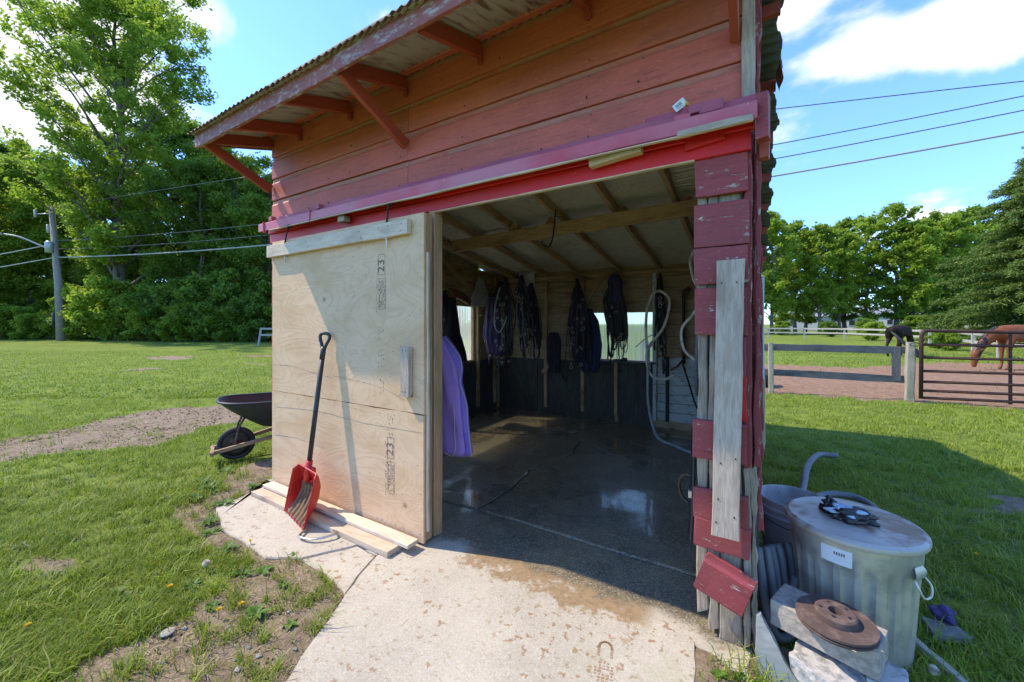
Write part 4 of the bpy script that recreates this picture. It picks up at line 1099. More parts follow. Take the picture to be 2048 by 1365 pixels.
rock('concrete_chunk', 'speckled concrete lump propping the far end of the cap block', 'concrete chunk', [(0, 0), (1, 0), (1.1, .5), (1, 1), (0, 1)], 0, .21, boxf((.37, 2.06, -.05), (.46, 2.02, -.05), (.34, .94, 0), .17), 'broken_concrete', .008, 8, rough=.012)
rock('slate_slab', 'blue grey stone slab leaning beside the corner post', 'stone slab', [(0, 0), (1.0, 0), (.95, .25), (.55, .55), (.25, .85), (.08, 1.0), (0, .95)], 0, .03, lambda x, y, z: (.0 + x * .20, 2.10 - x * .10 + y * .05 - z, -.06 + y * .30 + z * .1), 'slate_slab', .004, 11, rough=.006)
ro = thing('brake_disc', 'rusty brake disc lying on the concrete block', 'brake disc', (.285, 2.135, .288), R(10))
roM = Matrix.Rotation(R(2), 3, 'X')
smooth_by(MB().lathe([(.06, .0), (.136, .0), (.138, .008), (.130, .010), (.130, .016), (.138, .018), (.137, .026), (.06, .026)], 56, rot=roM, closed=True).build('disc', 'rust', ro, keep=False), 30)
hat = MB()
n = 56; ri, rm = .026, .072
rings = [(ri, .0), (ri, .058), (rm - .006, .058), (rm, .052), (rm + .002, .02)]
smooth_by(hat.lathe(rings + [(rm - .01, .0)], n, rot=roM, closed=True).build('hat', 'rust', ro, keep=False), 30)
for k in range(5):
    a = 2 * math.pi * k / 5 + .5
    MB().lathe([(.001, .0), (.0065, .0), (.0065, .0015), (.001, .0015)], 12, (.050 * math.cos(a), .050 * math.sin(a), .0585)).build('lug_hole', 'black_nylon', ro, keep=False)
MB().lathe([(.001, .0), (.026, .0), (.026, .003), (.001, .003)], 20, (0, 0, .002)).build('centre_hole', 'black_nylon', ro, keep=False)
o = MB().tube(smoothpts([(.27, 2.02, .30), (.31, 2.015, .296), (.35, 2.035, .287), (.42, 2.06, .284)], 4), .002, 4).tube(smoothpts([(.24, 2.03, .288), (.29, 2.01, .286), (.33, 2.0, .285)], 3), .0018, 4).build('straw_wisp', 'straw', None)
tagp(o, 'dry straw wisps hanging off the rim of the rusty disc', 'straw')

hs = thing('hose', 'thick grey hose folded in hanging loops behind the corner post', 'hose', (.08, 2.42, 0))
for k in range(5):
    x = .035 + k * .030 + rnd.uniform(-.01, .01); y = 2.34 + k * .075
    MB().tube(smoothpts([(x - .02, y + .02, .42 - k * .02), (x - .005, y, .30), (x + .015, y - .01, .14), (x + .06, y, .02), (x + .12, y + .05, .02), (x + .12, y + .12, .06)], 5), .021, 8).build('loop', 'grey_hose', hs, True)
hs2 = MB().tube(smoothpts([(.22, 3.45, .02), (.28, 4.0, .0), (.36, 4.4, .08), (.42, 4.8, .13), (.50, 5.2, .12), (.60, 5.5, .11), (.76, 5.6, .10)], 6), .028, 9).build('hose', 'grey_hose', None, True)
tagp(hs2, 'stiff grey hose end rising out of the grass behind the bucket', 'hose')
hs3 = MB().tube(smoothpts([(.32, 4.05, .0), (.42, 4.25, .05), (.55, 4.42, .06), (.72, 4.45, .06), (.82, 4.30, .05), (.86, 4.0, .02)], 6), .027, 9).build('hose', 'grey_hose', None, True)
tagp(hs3, 'grey hose arched over the grass behind the trash can lid', 'hose')
o = crumple((.20, 2.66, .12), (.06, .07, .10), 12.0, 'grey_cloth', None, 'rag', freq=6, amp=.8)
tagp(o, 'crumpled grey rag stuffed between hose loops and trash can', 'rag')
o = crumple((.84, 2.98, .02), (.05, .05, .03), 22.0, 'purple_nylon', None, 'rag', freq=4, amp=.45)
tagp(o, 'small purple rag in the grass behind the trash can', 'rag')
o = rock('stone', 'flat brown stone in the grass beside the trash can', 'stone', [(0, 0), (1, .1), (.9, .8), (.1, 1)], 0, .035, boxf((.76, 2.80, -.04), (.92, 2.86, -.04), (-.2, .9, 0), .14), 'stone', .006, 31, rough=.006)
o = plank('stick', (.66, 2.74, -.02), (.80, 2.44, -.02), .035, .03, 'fence_post', None, seg=4, jit=.004); tagp(o, 'short weathered stick lying beside the trash can', 'stick')

# price tag on the siding above the track
tg = plank('hang_tag', (-.345, 2.098, 2.612), (-.295, 2.098, 2.642), .042, .002, 'white_label', None, seg=1, jit=0, cham=.0003); tagp(tg, 'small white barcode tag hanging above the track near the corner', 'tag')
mb = MB()
for i in range(11): mb.box((.012 + i * .0027, -.0013, .002), (rnd.choice((.0008, .0015)), .0004, .018))
for i in range(5): mb.box((.014 + i * .006, -.0013, -.013), (.004, .0004, .003))
o = mb.build('barcode', 'ink', tg, keep=False); o['kind'] = 'stuff'
o = MB().lathe([(.001, 0), (.008, .0), (.010, .01), (.004, .022), (.001, .022)], 8, (-.288, 2.10, 2.614)).build('pull_tab', 'yellow_petals', tg); 

# ================================================================ HANGING INSIDE THE SHED
def strapband(mb, pts, w, th=.003, face=(0, -1, 0)):
    P = smoothpts(pts, 4); F_ = Vector(face); vs = []; n = len(P)
    for i, p in enumerate(P):
        d = (P[min(i + 1, n - 1)] - P[max(i - 1, 0)]).normalized(); s = d.cross(F_)
        s = s.normalized() if s.length > 1e-4 else Vector((1, 0, 0)); f2 = s.cross(d).normalized()
        for a, b in ((-1, -1), (1, -1), (1, 1), (-1, 1)): vs.append(p + s * a * w / 2 + f2 * b * th / 2)
    fs = [(i * 4 + k, i * 4 + (k + 1) % 4, (i + 1) * 4 + (k + 1) % 4, (i + 1) * 4 + k) for i in range(n - 1) for k in range(4)] + [(3, 2, 1, 0), tuple((n - 1) * 4 + k for k in range(4))]
    return mb.add(vs, fs)
def ringpts(c, r, ax_='y', n=12, sq=1):
    out = []
    for i in range(n + 1):
        a = 2 * math.pi * i / n
        d = (math.cos(a) * r, 0, math.sin(a) * r * sq) if ax_ == 'y' else (0, math.cos(a) * r, math.sin(a) * r * sq)
        out.append(Vector(c) + Vector(d))
    return out
def tack(name, label, cat, topp, L, wd, n, mats, seed, along=(1, 0, 0), rings=6, bulge=1.0, loopy=True, group=None, wdt=(.012, .028)):
    """a bunch of straps hanging from one hook, each strap a loop of its own, with buckles and rings"""
    r = random.Random(seed); t_ = thing(name, label, cat, topp, group=group); A = Vector(along); T = Vector(topp); face = A.cross(Vector((0, 0, 1)))
    for i in range(n):
        m_ = r.choice(mats); l = L * r.uniform(.45, 1.0); o1 = r.uniform(-1, 1) * wd; o2 = o1 + r.uniform(-.4, .4) * wd; dd = r.uniform(-.06, .03); q = face * dd
        if loopy and r.random() < .7:
            pts = [T + q, T + A * o1 * .5 + q + Vector((0, 0, -l * .25)), T + A * o1 * bulge + q + Vector((0, 0, -l * .6)), T + A * (o1 * .8 + .02) + q + Vector((0, 0, -l)),
                   T + A * (o2 * .9 + .05) + q * .5 + Vector((0, 0, -l * .93)), T + A * o2 * bulge + q * .5 + Vector((0, 0, -l * .5)), T + A * o2 * .3 + Vector((0, 0, -l * .1))]
        else:
            pts = [T + q, T + A * o1 * .4 + q + Vector((0, 0, -l * .2)), T + A * o1 + q + Vector((0, 0, -l * .55)), T + A * (o1 + r.uniform(-.05, .05)) + q + Vector((0, 0, -l))]
        mb = MB()
        if r.random() < .3: mb.tube(smoothpts(pts, 4), r.uniform(.005, .010), 6)
        else: strapband(mb, pts, r.uniform(*wdt), .004, face=tuple(face))
        mb.build('strap', m_, t_, True)
    for i in range(rings * 2):
        c = T + A * r.uniform(-.8, .8) * wd + face * .07 * -1 + Vector((0, 0, -L * r.uniform(.2, .95)))
        c = T + A * r.uniform(-.8, .8) * wd + face * (-.0) + Vector((0, 0, -L * r.uniform(.2, .95))); c -= Vector((0, .05, 0))
        MB().tube(ringpts(c, r.uniform(.012, .024), sq=r.uniform(.7, 1.2)), .003, 5, cap=False).build('ring', 'bright_steel', t_, True)
    return t_
def cloth(name, label, cat, rows, y, mat, depth=.07, folds=3, seed=0, along=(1, 0, 0), base=None, parent=None, amp=.25, partname=None, nz_=.25):
    """hanging cloth: rows of (z, left, right) closed into a soft body with folds"""
    nz = 26; zs = np.linspace(rows[0][0], rows[-1][0], nz)
    rz = [q[0] for q in rows][::-1]; l = np.interp(zs, rz, [q[1] for q in rows][::-1]); r_ = np.interp(zs, rz, [q[2] for q in rows][::-1]); n = 48
    A = Vector(along); B = Vector((0, 1, 0)) if abs(along[0]) > .5 else Vector((1, 0, 0)); O = Vector(base or (0, 0, 0))
    vs = []
    for j, z in enumerate(zs):
        c = (l[j] + r_[j]) / 2; h = (r_[j] - l[j]) / 2
        for i in range(n):
            a = 2 * math.pi * i / n
            u = math.copysign(abs(math.cos(a)) ** .7, math.cos(a))
            f_ = 1 + amp * math.sin(folds * math.pi * u + seed + z * 2.0) + nz_ * noise.noise(Vector((u * 3, z * 4, seed)))
            vs.append(O + A * (c + h * u + .006 * noise.noise(Vector((z * 9, u, seed)))) + B * (y + depth * math.sin(a) * f_) + Vector((0, 0, z + .010 * noise.noise(Vector((u * 4, seed, 0))))))
    fs = [(j * n + i, j * n + (i + 1) % n, (j + 1) * n + (i + 1) % n, (j + 1) * n + i) for j in range(nz - 1) for i in range(n)] + [tuple(range(n)), tuple((nz - 1) * n + i for i in range(n))][::1]
    o = MB().add(vs, fs).build(partname or name, mat, parent, True)
    if label: tagp(o, label, cat)
    return o

bl_ = thing('horse_blanket', 'folded purple horse blanket with cream piping hanging inside the doorway', 'blanket', (-2.2, 2.62, 1.0))
rowsA = [(1.53, -2.46, -2.40), (1.47, -2.47, -2.30), (1.36, -2.48, -2.22), (1.22, -2.48, -2.12), (1.05, -2.48, -2.08), (.88, -2.48, -2.06), (.70, -2.48, -2.04), (.50, -2.47, -2.01), (.45, -2.46, -2.03)]
cloth('horse_blanket', None, None, rowsA, 2.60, 'purple_blanket', .045, 1, 1.3, amp=.04, parent=bl_, partname='outer_fold', nz_=.5)
rowsB = [(1.44, -2.40, -2.28), (1.36, -2.40, -2.19), (1.26, -2.40, -2.10), (1.16, -2.40, -2.085), (1.05, -2.40, -2.10), (.95, -2.40, -2.06), (.86, -2.40, -2.03), (.70, -2.40, -2.02), (.48, -2.40, -1.985), (.44, -2.40, -2.0)]
cloth('horse_blanket', None, None, rowsB, 2.66, 'blue_purple_blanket', .05, 1, 4.0, amp=.05, parent=bl_, partname='inner_fold', nz_=.5)
pp = [(z, r_) for z, l_, r_ in rowsB]
MB().tube(smoothpts([(x + .002, 2.645, z) for z, x in pp], 4), .0045, 5).build('piping', 'cream_piping', bl_, True)
MB().tube(smoothpts([(-2.10, 2.552, .88), (-2.085, 2.548, .80), (-2.08, 2.55, .65), (-2.075, 2.55, .52), (-2.11, 2.55, .452), (-2.2, 2.55, .47)], 5), .0042, 5).build('piping', 'cream_piping', bl_, True)

for o_ in bl_.children: o_.location.x -= .04
BK = ['black_leather', 'black_leather', 'black_nylon', 'black_nylon', 'purple_nylon']
tack('harness', 'black harness with brown leather pad hanging beside the bright side window', 'harness', (-4.02, 4.62, 2.06), 1.15, .12, 12, ['black_leather'], 21, along=(0, 1, 0), rings=4)
cloth('saddle_pad', 'long black saddle pad hanging in front of the side window', 'saddle pad', [(1.95, -.04, .06), (1.75, -.10, .12), (1.4, -.14, .20), (1.1, -.12, .34), (.95, -.10, .38)], .0, 'black_nylon', .05, 2, 3, along=(0, 1, 0), base=(-3.98, 4.72, 0))
o = MB().grid(lambda u, v: (-3.95 + .04 * math.sin(math.pi * v), 4.62 + .48 * u, 2.08 - .12 * u - .12 * v + .03 * math.sin(3 * u)), 10, 5).build('leather_pad', 'brown_leather', None, True)
s_ = o.modifiers.new('solid', 'SOLIDIFY'); s_.thickness = .02
tagp(o, 'shiny brown leather pad on the hook above the side window', 'leather pad')
cloth('feed_bag', 'pale grey triangular cloth bag with dark binding hanging by the brace', 'bag', [(2.32, -.03, .03), (2.15, -.09, .09), (1.98, -.16, .17), (1.86, -.18, .22), (1.83, -.12, .1)], 0, 'grey_cloth', .03, 2, 8, along=(.55, .83, 0), base=(-3.86, 5.30, 0))
ta = thing('harness', 'large tangle of black straps and grey ropes in the far corner', 'harness', (-3.2, 5.1, 2.28))
for k, (xx, yy) in enumerate(((-3.45, 5.3), (-3.25, 5.1), (-3.0, 5.15))):
    tack('bridle', ('bridle in the far corner, on the hook next to the grey bag', 'bridle in the far corner with two light grey rope reins', 'bridle in the far corner, nearest the hanging paper')[k], 'bridle', (xx, yy, 2.20 + .04 * k), 1.15, .13, 15, BK, 31 + k, rings=5)
bpy.data.objects.remove(ta)
def hoseobj(name, label, cat, pts, r, mat, n=8):
    return tagp(MB().tube(smoothpts(pts, 7), r, n).build(name, mat, None, True), label, cat)
hoseobj('rope_rein', 'looped pale grey rope rein hanging in the far corner', 'rope', [(-3.28, 5.0, 2.10), (-3.36, 5.0, 1.85), (-3.38, 5.0, 1.55), (-3.30, 5.0, 1.42), (-3.20, 5.0, 1.55), (-3.16, 5.0, 1.66)], .010, 'pale_hose')
hoseobj('rope_rein', 'second grey rope rein nearer the hanging paper', 'rope', [(-2.95, 5.0, 2.0), (-2.99, 5.0, 1.7), (-2.92, 5.0, 1.35), (-2.88, 5.0, 1.6), (-2.93, 5.0, 1.95)], .010, 'grey_hose')
cloth('stable_rug', 'dark purple stable rug hanging low in the far corner', 'rug', [(2.0, -3.72, -3.50), (1.7, -3.80, -3.40), (1.35, -3.84, -3.42), (1.05, -3.74, -3.46)], 5.35, 'purple_nylon', .07, 4, 5)
cloth('jacket', 'dark jacket hung on the stud between the two harness bunches', 'jacket', [(1.40, -2.98, -2.86), (1.30, -3.04, -2.80), (1.0, -3.05, -2.80), (.72, -3.0, -2.82)], 6.12, 'dark_cloth', .06, 3, 2)
pp_ = MB().grid(lambda u, v: (-3.36 + .30 * u, 5.70 + .02 * math.sin(u * 5), 2.42 - .45 * v + .03 * u * (v - .5) + .015 * math.sin(u * 9) * v), 8, 8).build('paper_sheet', 'white_paper', None, True)
pp_.modifiers.new('solid', 'SOLIDIFY').thickness = .004
tagp(pp_, 'curled grey white paper sheet hanging under the rafters', 'paper')
tack('harness', 'wide bunch of black harness pads and traces in the far corner', 'harness', (-3.55, 5.45, 2.24), 1.4, .26, 34, BK, 81, rings=14, wdt=(.02, .05))
tack('harness', 'harness traces hanging low in the corner beneath the paper sheet', 'harness', (-3.05, 5.55, 2.20), 1.3, .18, 22, BK, 83, rings=10)
tack('harness', 'thick bunch of black bridles left of the rear window', 'harness', (-2.36, 5.75, 2.24), 1.48, .17, 30, BK, 51, rings=12)
cloth('storage_bag', 'dark blue nylon bag hanging beside the rear window', 'bag', [(1.78, -2.30, -2.20), (1.6, -2.38, -2.08), (1.2, -2.44, -2.02), (.92, -2.42, -2.06), (.80, -2.34, -2.12)], 5.95, 'navy_cloth', .09, 2, 7)
tack('halter_bunch', 'tangled black halters hanging in front of the rear window', 'halter', (-1.72, 5.62, 2.20), 1.25, .15, 34, ['black_nylon', 'black_leather', 'black_nylon'], 61, rings=5, wdt=(.008, .02))
cloth('hay_net', 'purple cloth hay net bunched on the hook above the halters', 'hay net', [(2.26, -1.80, -1.68), (2.15, -1.84, -1.62), (1.95, -1.82, -1.62), (1.85, -1.78, -1.64)], 5.66, 'purple_nylon', .06, 3, 9)
cloth('halter_pad', 'black padded noseband bulk within the tangled halters', 'pad', [(2.0, -1.86, -1.66), (1.85, -1.88, -1.60), (1.62, -1.86, -1.58), (1.40, -1.78, -1.56), (1.30, -1.70, -1.60)], 5.70, 'black_nylon', .05, 3, 19)
hoseobj('cream_hose', 'cream hose hung in a tall narrow loop right of the rear window', 'hose', [(-1.26, 5.70, .92), (-1.31, 5.72, 1.35), (-1.30, 5.72, 1.72), (-1.22, 5.72, 1.96), (-1.10, 5.72, 1.99), (-1.0, 5.72, 1.84), (-1.08, 5.72, 1.50), (-1.28, 5.70, 1.20), (-1.28, 5.68, .95), (-1.20, 5.66, .82), (-1.05, 5.66, .80), (-.93, 5.70, .86)], .019, 'cream_hose')
hoseobj('floor_hose', 'pale hose running down the post and curling across the wet floor', 'hose', [(-1.26, 5.66, 1.2), (-1.27, 5.64, .8), (-1.25, 5.62, .40), (-1.12, 5.50, .06), (-.85, 5.3, .02), (-.55, 5.1, .02), (-.40, 5.15, .10), (-.42, 5.4, .22), (-.55, 5.5, .2), (-.62, 5.3, .06), (-.5, 4.8, .02), (-.36, 4.5, .02)], .018, 'pale_hose')
tack('whip_bundle', 'long black lead lines and whips hanging beside the cream hose', 'lead line', (-1.15, 5.84, 2.26), 1.40, .06, 14, ['black_leather', 'black_nylon'], 71, rings=4)
hoseobj('buggy_whip', 'thin black whip end curving out across the rear window', 'whip', [(-1.15, 5.8, 1.42), (-1.30, 5.75, 1.36), (-1.45, 5.7, 1.22)], .006, 'black_leather')
pi = thing('hydrant_pipe', 'red and black upright water pipe with brass tap on the rear wall', 'pipe', (-.90, 6.1, 1.0))
MB().tube([(-.88, 6.12, .98), (-.88, 6.12, 1.95), (-.86, 6.10, 2.02), (-.80, 6.08, 2.04)], .022, 10).build('pipe', 'black_plastic', pi, True)
MB().tube([(-.88, 6.12, 1.10), (-.88, 6.12, 1.24)], .032, 10).tube([(-.88, 6.12, 2.00), (-.80, 6.10, 2.06)], .03, 10).build('coupling', 'copper_red', pi, True)
MB().tube([(-.90, 6.10, 1.02), (-.94, 6.0, .95), (-1.02, 5.9, .90)], .014, 8).tube([(-.90, 6.08, 1.0), (-.84, 6.0, .9)], .012, 8).build('tap', 'brown_leather', pi, True)
hoseobj('black_hose', 'thin black hose running from the tap down to the door jamb', 'hose', [(-.86, 6.0, .93), (-.76, 5.8, .72), (-.66, 5.6, .50), (-.58, 5.5, .40)], .012, 'black_plastic')
wc = thing('hose_coil', 'coiled blue grey hose hanging on the inside of the corner pillar', 'hose coil', (-.36, 3.6, 1.5))
for k in range(6):
    rr_ = .26 + .02 * k
    MB().tube([(-.33 - .012 * k + .02 * math.cos(a), 3.55 + k * .012 + rr_ * .62 * math.sin(a), 1.50 + rr_ * 1.5 * math.cos(a)) for a in [2 * math.pi * i / 28 for i in range(29)]], .012, 6).build('loop', 'grey_hose' if k % 2 else 'navy_cloth', wc, True)
hoseobj('cream_cable', 'cream cord dropping from the roof to the hose coil', 'cord', [(-.40, 4.2, 2.36), (-.55, 4.3, 2.22), (-.52, 4.2, 2.0), (-.44, 4.1, 1.80), (-.50, 4.1, 1.65), (-.62, 4.2, 1.50), (-.60, 4.2, 1.30), (-.48, 4.1, 1.20)], .014, 'cream_hose')
jh = MB().tube(smoothpts([(-1.80, 3.82, 2.76), (-1.815, 3.80, 2.55), (-1.83, 3.80, 2.45), (-1.87, 3.80, 2.37), (-1.94, 3.80, 2.39), (-1.96, 3.80, 2.43)], 5), .008, 7).build('beam_hook', 'iron', None, True)
tagp(jh, 'black iron tack hook hanging from the tie beam', 'hook')
lt = thing('latch_bar', 'black strap and steel catch on the inner edge of the corner pillar', 'latch', (-.28, 2.3, .7))
MB().tube(smoothpts([(-.275, 2.3, .72), (-.315, 2.32, .74), (-.355, 2.33, .70), (-.35, 2.33, .62), (-.30, 2.32, .58)], 5), .009, 6).build('loop', 'iron', lt, True)
MB().box((-.280, 2.29, .65), (.05, .03, .035)).build('catch', 'galvanised', lt)
strapband(MB(), [(-.278, 2.28, 1.0), (-.286, 2.28, .70), (-.292, 2.28, .50), (-.300, 2.28, .40)], .04, .008, face=(1, .6, 0)).build('strap', 'black_plastic', lt, True)
sb_ = thing('hoof_brush', 'small black brush lying on the rear window sill', 'brush', (-1.78, 6.18, .975))
MB().box((-1.83, 6.17, .985), (.15, .04, .025)).build('handle', 'black_plastic', sb_); MB().lathe([(.001, 0), (.035, 0), (.035, .05), (.001, .05)], 14, (-1.73, 6.17, .972)).build('head', 'black_plastic', sb_, True)

# ================================================================ PADDOCK, FENCES, HORSES
def G(x, y): return float(gz(np.array([x]), np.array([y]))[0])
nf = thing('board_fence', 'weathered dark board fence along the dirt paddock', 'fence', (.3, 10.95, 0))
for x, y, h, w_ in ((-2.6, 10.75, 1.1, .10), (.30, 10.91, 1.12, .105), (2.69, 11.26, 1.17, .14)):
    plank('post', (x, y, -.15), (x + rnd.uniform(-.02, .02), y, h), w_, w_ * .9, 'fence_post', nf, up=(1, 0, 0), seg=8, jit=.008, cham=.02)
for z, dz in ((1.00, .0), (.42, -.03)):
    plank('rail', (-2.6, 10.83, z), (.28, 10.98, z - .0), .15, .03, 'fence_board', nf, seg=8, jit=.006)
    plank('rail', (.26, 10.98, z + .01), (2.66, 11.33, z + dz), .15, .03, 'fence_board', nf, seg=8, jit=.006)
plank('upright', (2.50, 11.30, .36), (2.50, 11.30, 1.06), .14, .03, 'fence_board', nf, up=(1, 0, 0), seg=3)
ff = thing('rail_fence', 'pale two rail fence running round the far side of the paddock', 'fence', (4, 52, 0))
FP = [(-14, 53.0), (-10, 53.2), (-6, 53.4), (-2.5, 53.5), (1.2, 53.6), (4.5, 53.4), (7.6, 51.6), (9.6, 46.0), (10.6, 41.6)]
FQ = [(10.9, 41.0), (10.4, 35.5), (9.9, 31.0), (9.6, 27.5), (9.9, 25.3), (10.6, 22.9)]
for pts_ in (FP, FQ):
    for i, (x, y) in enumerate(pts_):
        plank('post', (x, y, -.2), (x, y, 1.12), .15, .12, 'far_fence', ff, up=(1, 0, 0), seg=2)
        if i:
            x0, y0 = pts_[i - 1]
            for z in (1.02, .58): plank('rail', (x0, y0 - .08, z), (x, y - .08, z), .15, .04, 'far_fence', ff, seg=2)
# steel gate
gt = thing('farm_gate', 'rusty brown tubular farm gate beside the fence post', 'gate', (2.86, 11.3, 0))
gA, gB = Vector((2.86, 11.15, 0)), Vector((7.2, 12.35, 0))
def gp_(s, z): return gA.lerp(gB, s) + Vector((0, 0, z))
MB().tube([gp_(-.006, .04), gp_(-.004, 1.28)] + [gp_(-.004 + .016 * (1 - math.cos(a)) , 1.28 + .13 * math.sin(a)) for a in (.4, .8, 1.2, 1.57)] + [gp_(.3, 1.385), gp_(1, 1.35), gp_(1.0, .06)], .034, 9).build('frame', 'rusty_gate', gt, True)
for z0, z1 in ((1.13, 1.10), (.87, .84), (.60, .57), (.385, .36), (.205, .18), (.06, .04)):
    MB().tube([gp_(0, z0), gp_(.5, (z0 + z1) / 2), gp_(1, z1)], .027, 8).build('bar', 'rusty_gate', gt, True)
for s in (.30, .72):
    plank('upright', gp_(s, .0), gp_(s, 1.37), .05, .02, 'rusty_gate', gt, up=(1, .27, 0), seg=2)
MB().tube(ringpts(gp_(-.012, 1.13) + Vector((-.06, 0, 0)), .07, sq=.5), .008, 5).build('chain', 'iron', gt, True)
tr = thing('water_trough', 'black upturned tub lying behind the first fence post', 'tub', (.0, 12.2, 0))
smooth_by(MB().lathe([(.001, .0), (.30, .0), (.33, .32), (.36, .33), (.35, .30), (.28, .03), (.001, .03)], 20, (-.05, 12.1, .12), Matrix.Rotation(R(68), 3, 'Y')).build('body', 'black_plastic', tr), 40)
bn = thing('fence_end', 'short white timber hurdle standing at the lawn edge by the shed', 'hurdle', (-30.9, 15.4, 0))
plank('post', (-31.5, 15.3, -.1), (-31.3, 15.4, 1.25), .12, .1, 'far_fence', bn, up=(1, 0, 0), seg=2)
plank('post', (-29.0, 16.5, -.1), (-29.0, 16.5, 1.25), .12, .1, 'far_fence', bn, up=(1, 0, 0), seg=2)
for z in (1.18, .72): plank('rail', (-31.3, 15.36, z), (-29.0, 16.46, z), .14, .05, 'far_fence', bn, seg=2)

def skin(name, chains, mat, parent, sub=2):
    """one continuous body from chains of (point, radius); chains join where points repeat"""
    idx = {}; vs = []; rs = []; es = []
    for ch in chains:
        prev = None
        for p, r in ch:
            key = tuple(round(c, 3) for c in p)
            if key not in idx: idx[key] = len(vs); vs.append(p); rs.append(r)
            k = idx[key]
            if prev is not None and prev != k: es.append((prev, k))
            prev = k
    me = bpy.data.meshes.new(name); me.from_pydata(vs, es, []); me.materials.append(MATS[mat])
    o = bpy.data.objects.new(name, me); col.objects.link(o)
    sk = o.modifiers.new('skin', 'SKIN'); sk.use_smooth_shade = True
    for i, r in enumerate(rs):
        rr_ = r if isinstance(r, tuple) else (r, r)
        me.skin_vertices[0].data[i].radius = rr_
    me.skin_vertices[0].data[0].use_root = True
    ss = o.modifiers.new('sub', 'SUBSURF'); ss.levels = ss.render_levels = sub
    return attach(o, parent, False)
def horse(label, loc, rz, coat, sc=1.0, head='down', sw=0.0):
    """nose toward local +X; 1.5 m at the withers"""
    h = thing('horse', label, 'horse', loc, rz)
    B = [((-.62, 0, 1.22), (.25, .27)), ((-.80, 0, 1.16), (.20, .22)), ((-.93, 0, 1.08), (.10, .12))]
    body = [((-.62, 0, 1.22), (.25, .27)), ((-.30, 0, 1.17), (.27, .29)), ((.05, 0, 1.14), (.28, .31)), ((.38, 0, 1.19), (.24, .30)), ((.60, 0, 1.20), (.19, .25))]
    if head == 'down':
        neck = [((.60, 0, 1.20), (.19, .25)), ((.82, 0, 1.08), (.13, .20)), ((1.02, 0, .86), (.10, .15)), ((1.16, 0, .64), (.085, .12)), ((1.25, 0, .52), (.11, .14)), ((1.28, 0, .38), (.095, .13)), ((1.30, 0, .24), (.07, .085)), ((1.31, 0, .13), (.062, .07)), ((1.31, 0, .06), (.05, .05))]
        hd = neck[4][0]
    else:
        neck = [((.60, 0, 1.20), (.19, .25)), ((.80, 0, 1.22), (.13, .19)), ((1.02, 0, 1.26), (.10, .14)), ((1.18, 0, 1.30), (.09, .12)), ((1.28, 0, 1.20), (.085, .11)), ((1.36, 0, 1.02), (.065, .075)), ((1.40, 0, .88), (.05, .055))]
        hd = neck[3][0]
    ch = [body, B, neck]
    for s in (-1, 1):
        d = .05 * s
        ch.append([((.38, 0, 1.19), (.24, .30)), ((.44, s * .17, .98), .125), ((.44 + d, s * .17, .78), .085), ((.45 + d, s * .165, .52), .052), ((.46 + d, s * .165, .46), .050), ((.45 + d, s * .165, .18), .034), ((.47 + d, s * .165, .11), .042), ((.50 + d, s * .165, .05), .050), ((.51 + d, s * .165, .0), .055)])
        ch.append([((-.62, 0, 1.22), (.25, .27)), ((-.58 - d, s * .18, .98), .155), ((-.54 - d, s * .18, .80), .110), ((-.68 - d, s * .175, .62), .066), ((-.78 - d, s * .17, .50), .052), ((-.74 - d, s * .17, .20), .036), ((-.71 - d, s * .17, .11), .044), ((-.68 - d, s * .17, .05), .052), ((-.66 - d, s * .17, .0), .056)])
    skin('body', ch, coat, h)
    for s in (-1, 1):
        M_ = MB().lathe([(.001, 0), (.030, .03), (.022, .09), (.002, .14)], 8, (hd[0] - .03 + (.0 if head == 'down' else -.02), s * .07, hd[2] + (.07 if head == 'down' else .09)), Matrix.Rotation(R(20 * -s), 3, 'X') @ Matrix.Rotation(R(-50 if head == 'down' else 0), 3, 'Y'))
        M_.build('ear', coat, h, True, keep=False)
    # mane and tail as hair locks
    mb = MB(); r = random.Random(5)
    pts_ = [Vector(p) for p, _ in neck[:5]]
    for i in range(130):
        q = r.random() * 3.99; a, b = pts_[int(q)], pts_[min(4, int(q) + 1)]; p = a.lerp(b, q % 1)
        tn = (b - a).normalized() if (b - a).length > 0 else Vector((1, 0, 0)); up = Vector((-tn.z, 0, tn.x)) if tn.x >= 0 else Vector((tn.z, 0, -tn.x))
        if up.z < 0: up = -up
        rad = [.25, .19, .15, .12, .12][int(q)]
        st = p + up * rad * .80; s = r.choice((-1, 1, 1))
        mb.tube([st, st + Vector((0, s * .05, .0)), st + Vector((0, s * .085, -.07)) - up * .05, st + Vector((r.uniform(-.03, .03), s * .095, -.15)) - up * .06], [.012, .014, .011, .004], 4)
    mb.build('mane', 'mane', h, True, keep=False)
    mb = MB()
    for i in range(26):
        a = r.uniform(-.04, .04); b = r.uniform(-.05, .05)
        mb.tube(smoothpts([(-.92, a * .3, 1.14), (-1.02, a + sw * .25, 1.08 + sw * .05), (-1.06 + b, a * 2 + sw * .8, .90 + sw * .35), (-1.02 + b, a * 2.5 + sw * 1.6, .60 + sw * .55 + b), (-1.0 + b * 2, a * 3 + sw * 2.0, .38 + sw * .75 + b * 2)], 3), [.022] * 6 + [.02] * 5 + [.012, .005], 5)
    mb.build('tail', 'mane', h, True, keep=False)
    h.scale = (sc, sc, sc)
    return h

horse('bay brown horse grazing with its head down behind the gate', (7.75, 20.7, G(7.75, 20.7)), R(203), 'bay_coat', 1.08)
horse('dark brown horse seen from behind with its tail swishing, beyond the fence', (6.1, 26.9, G(6, 27)), R(58), 'dark_coat', 1.08, 'down', -.55)

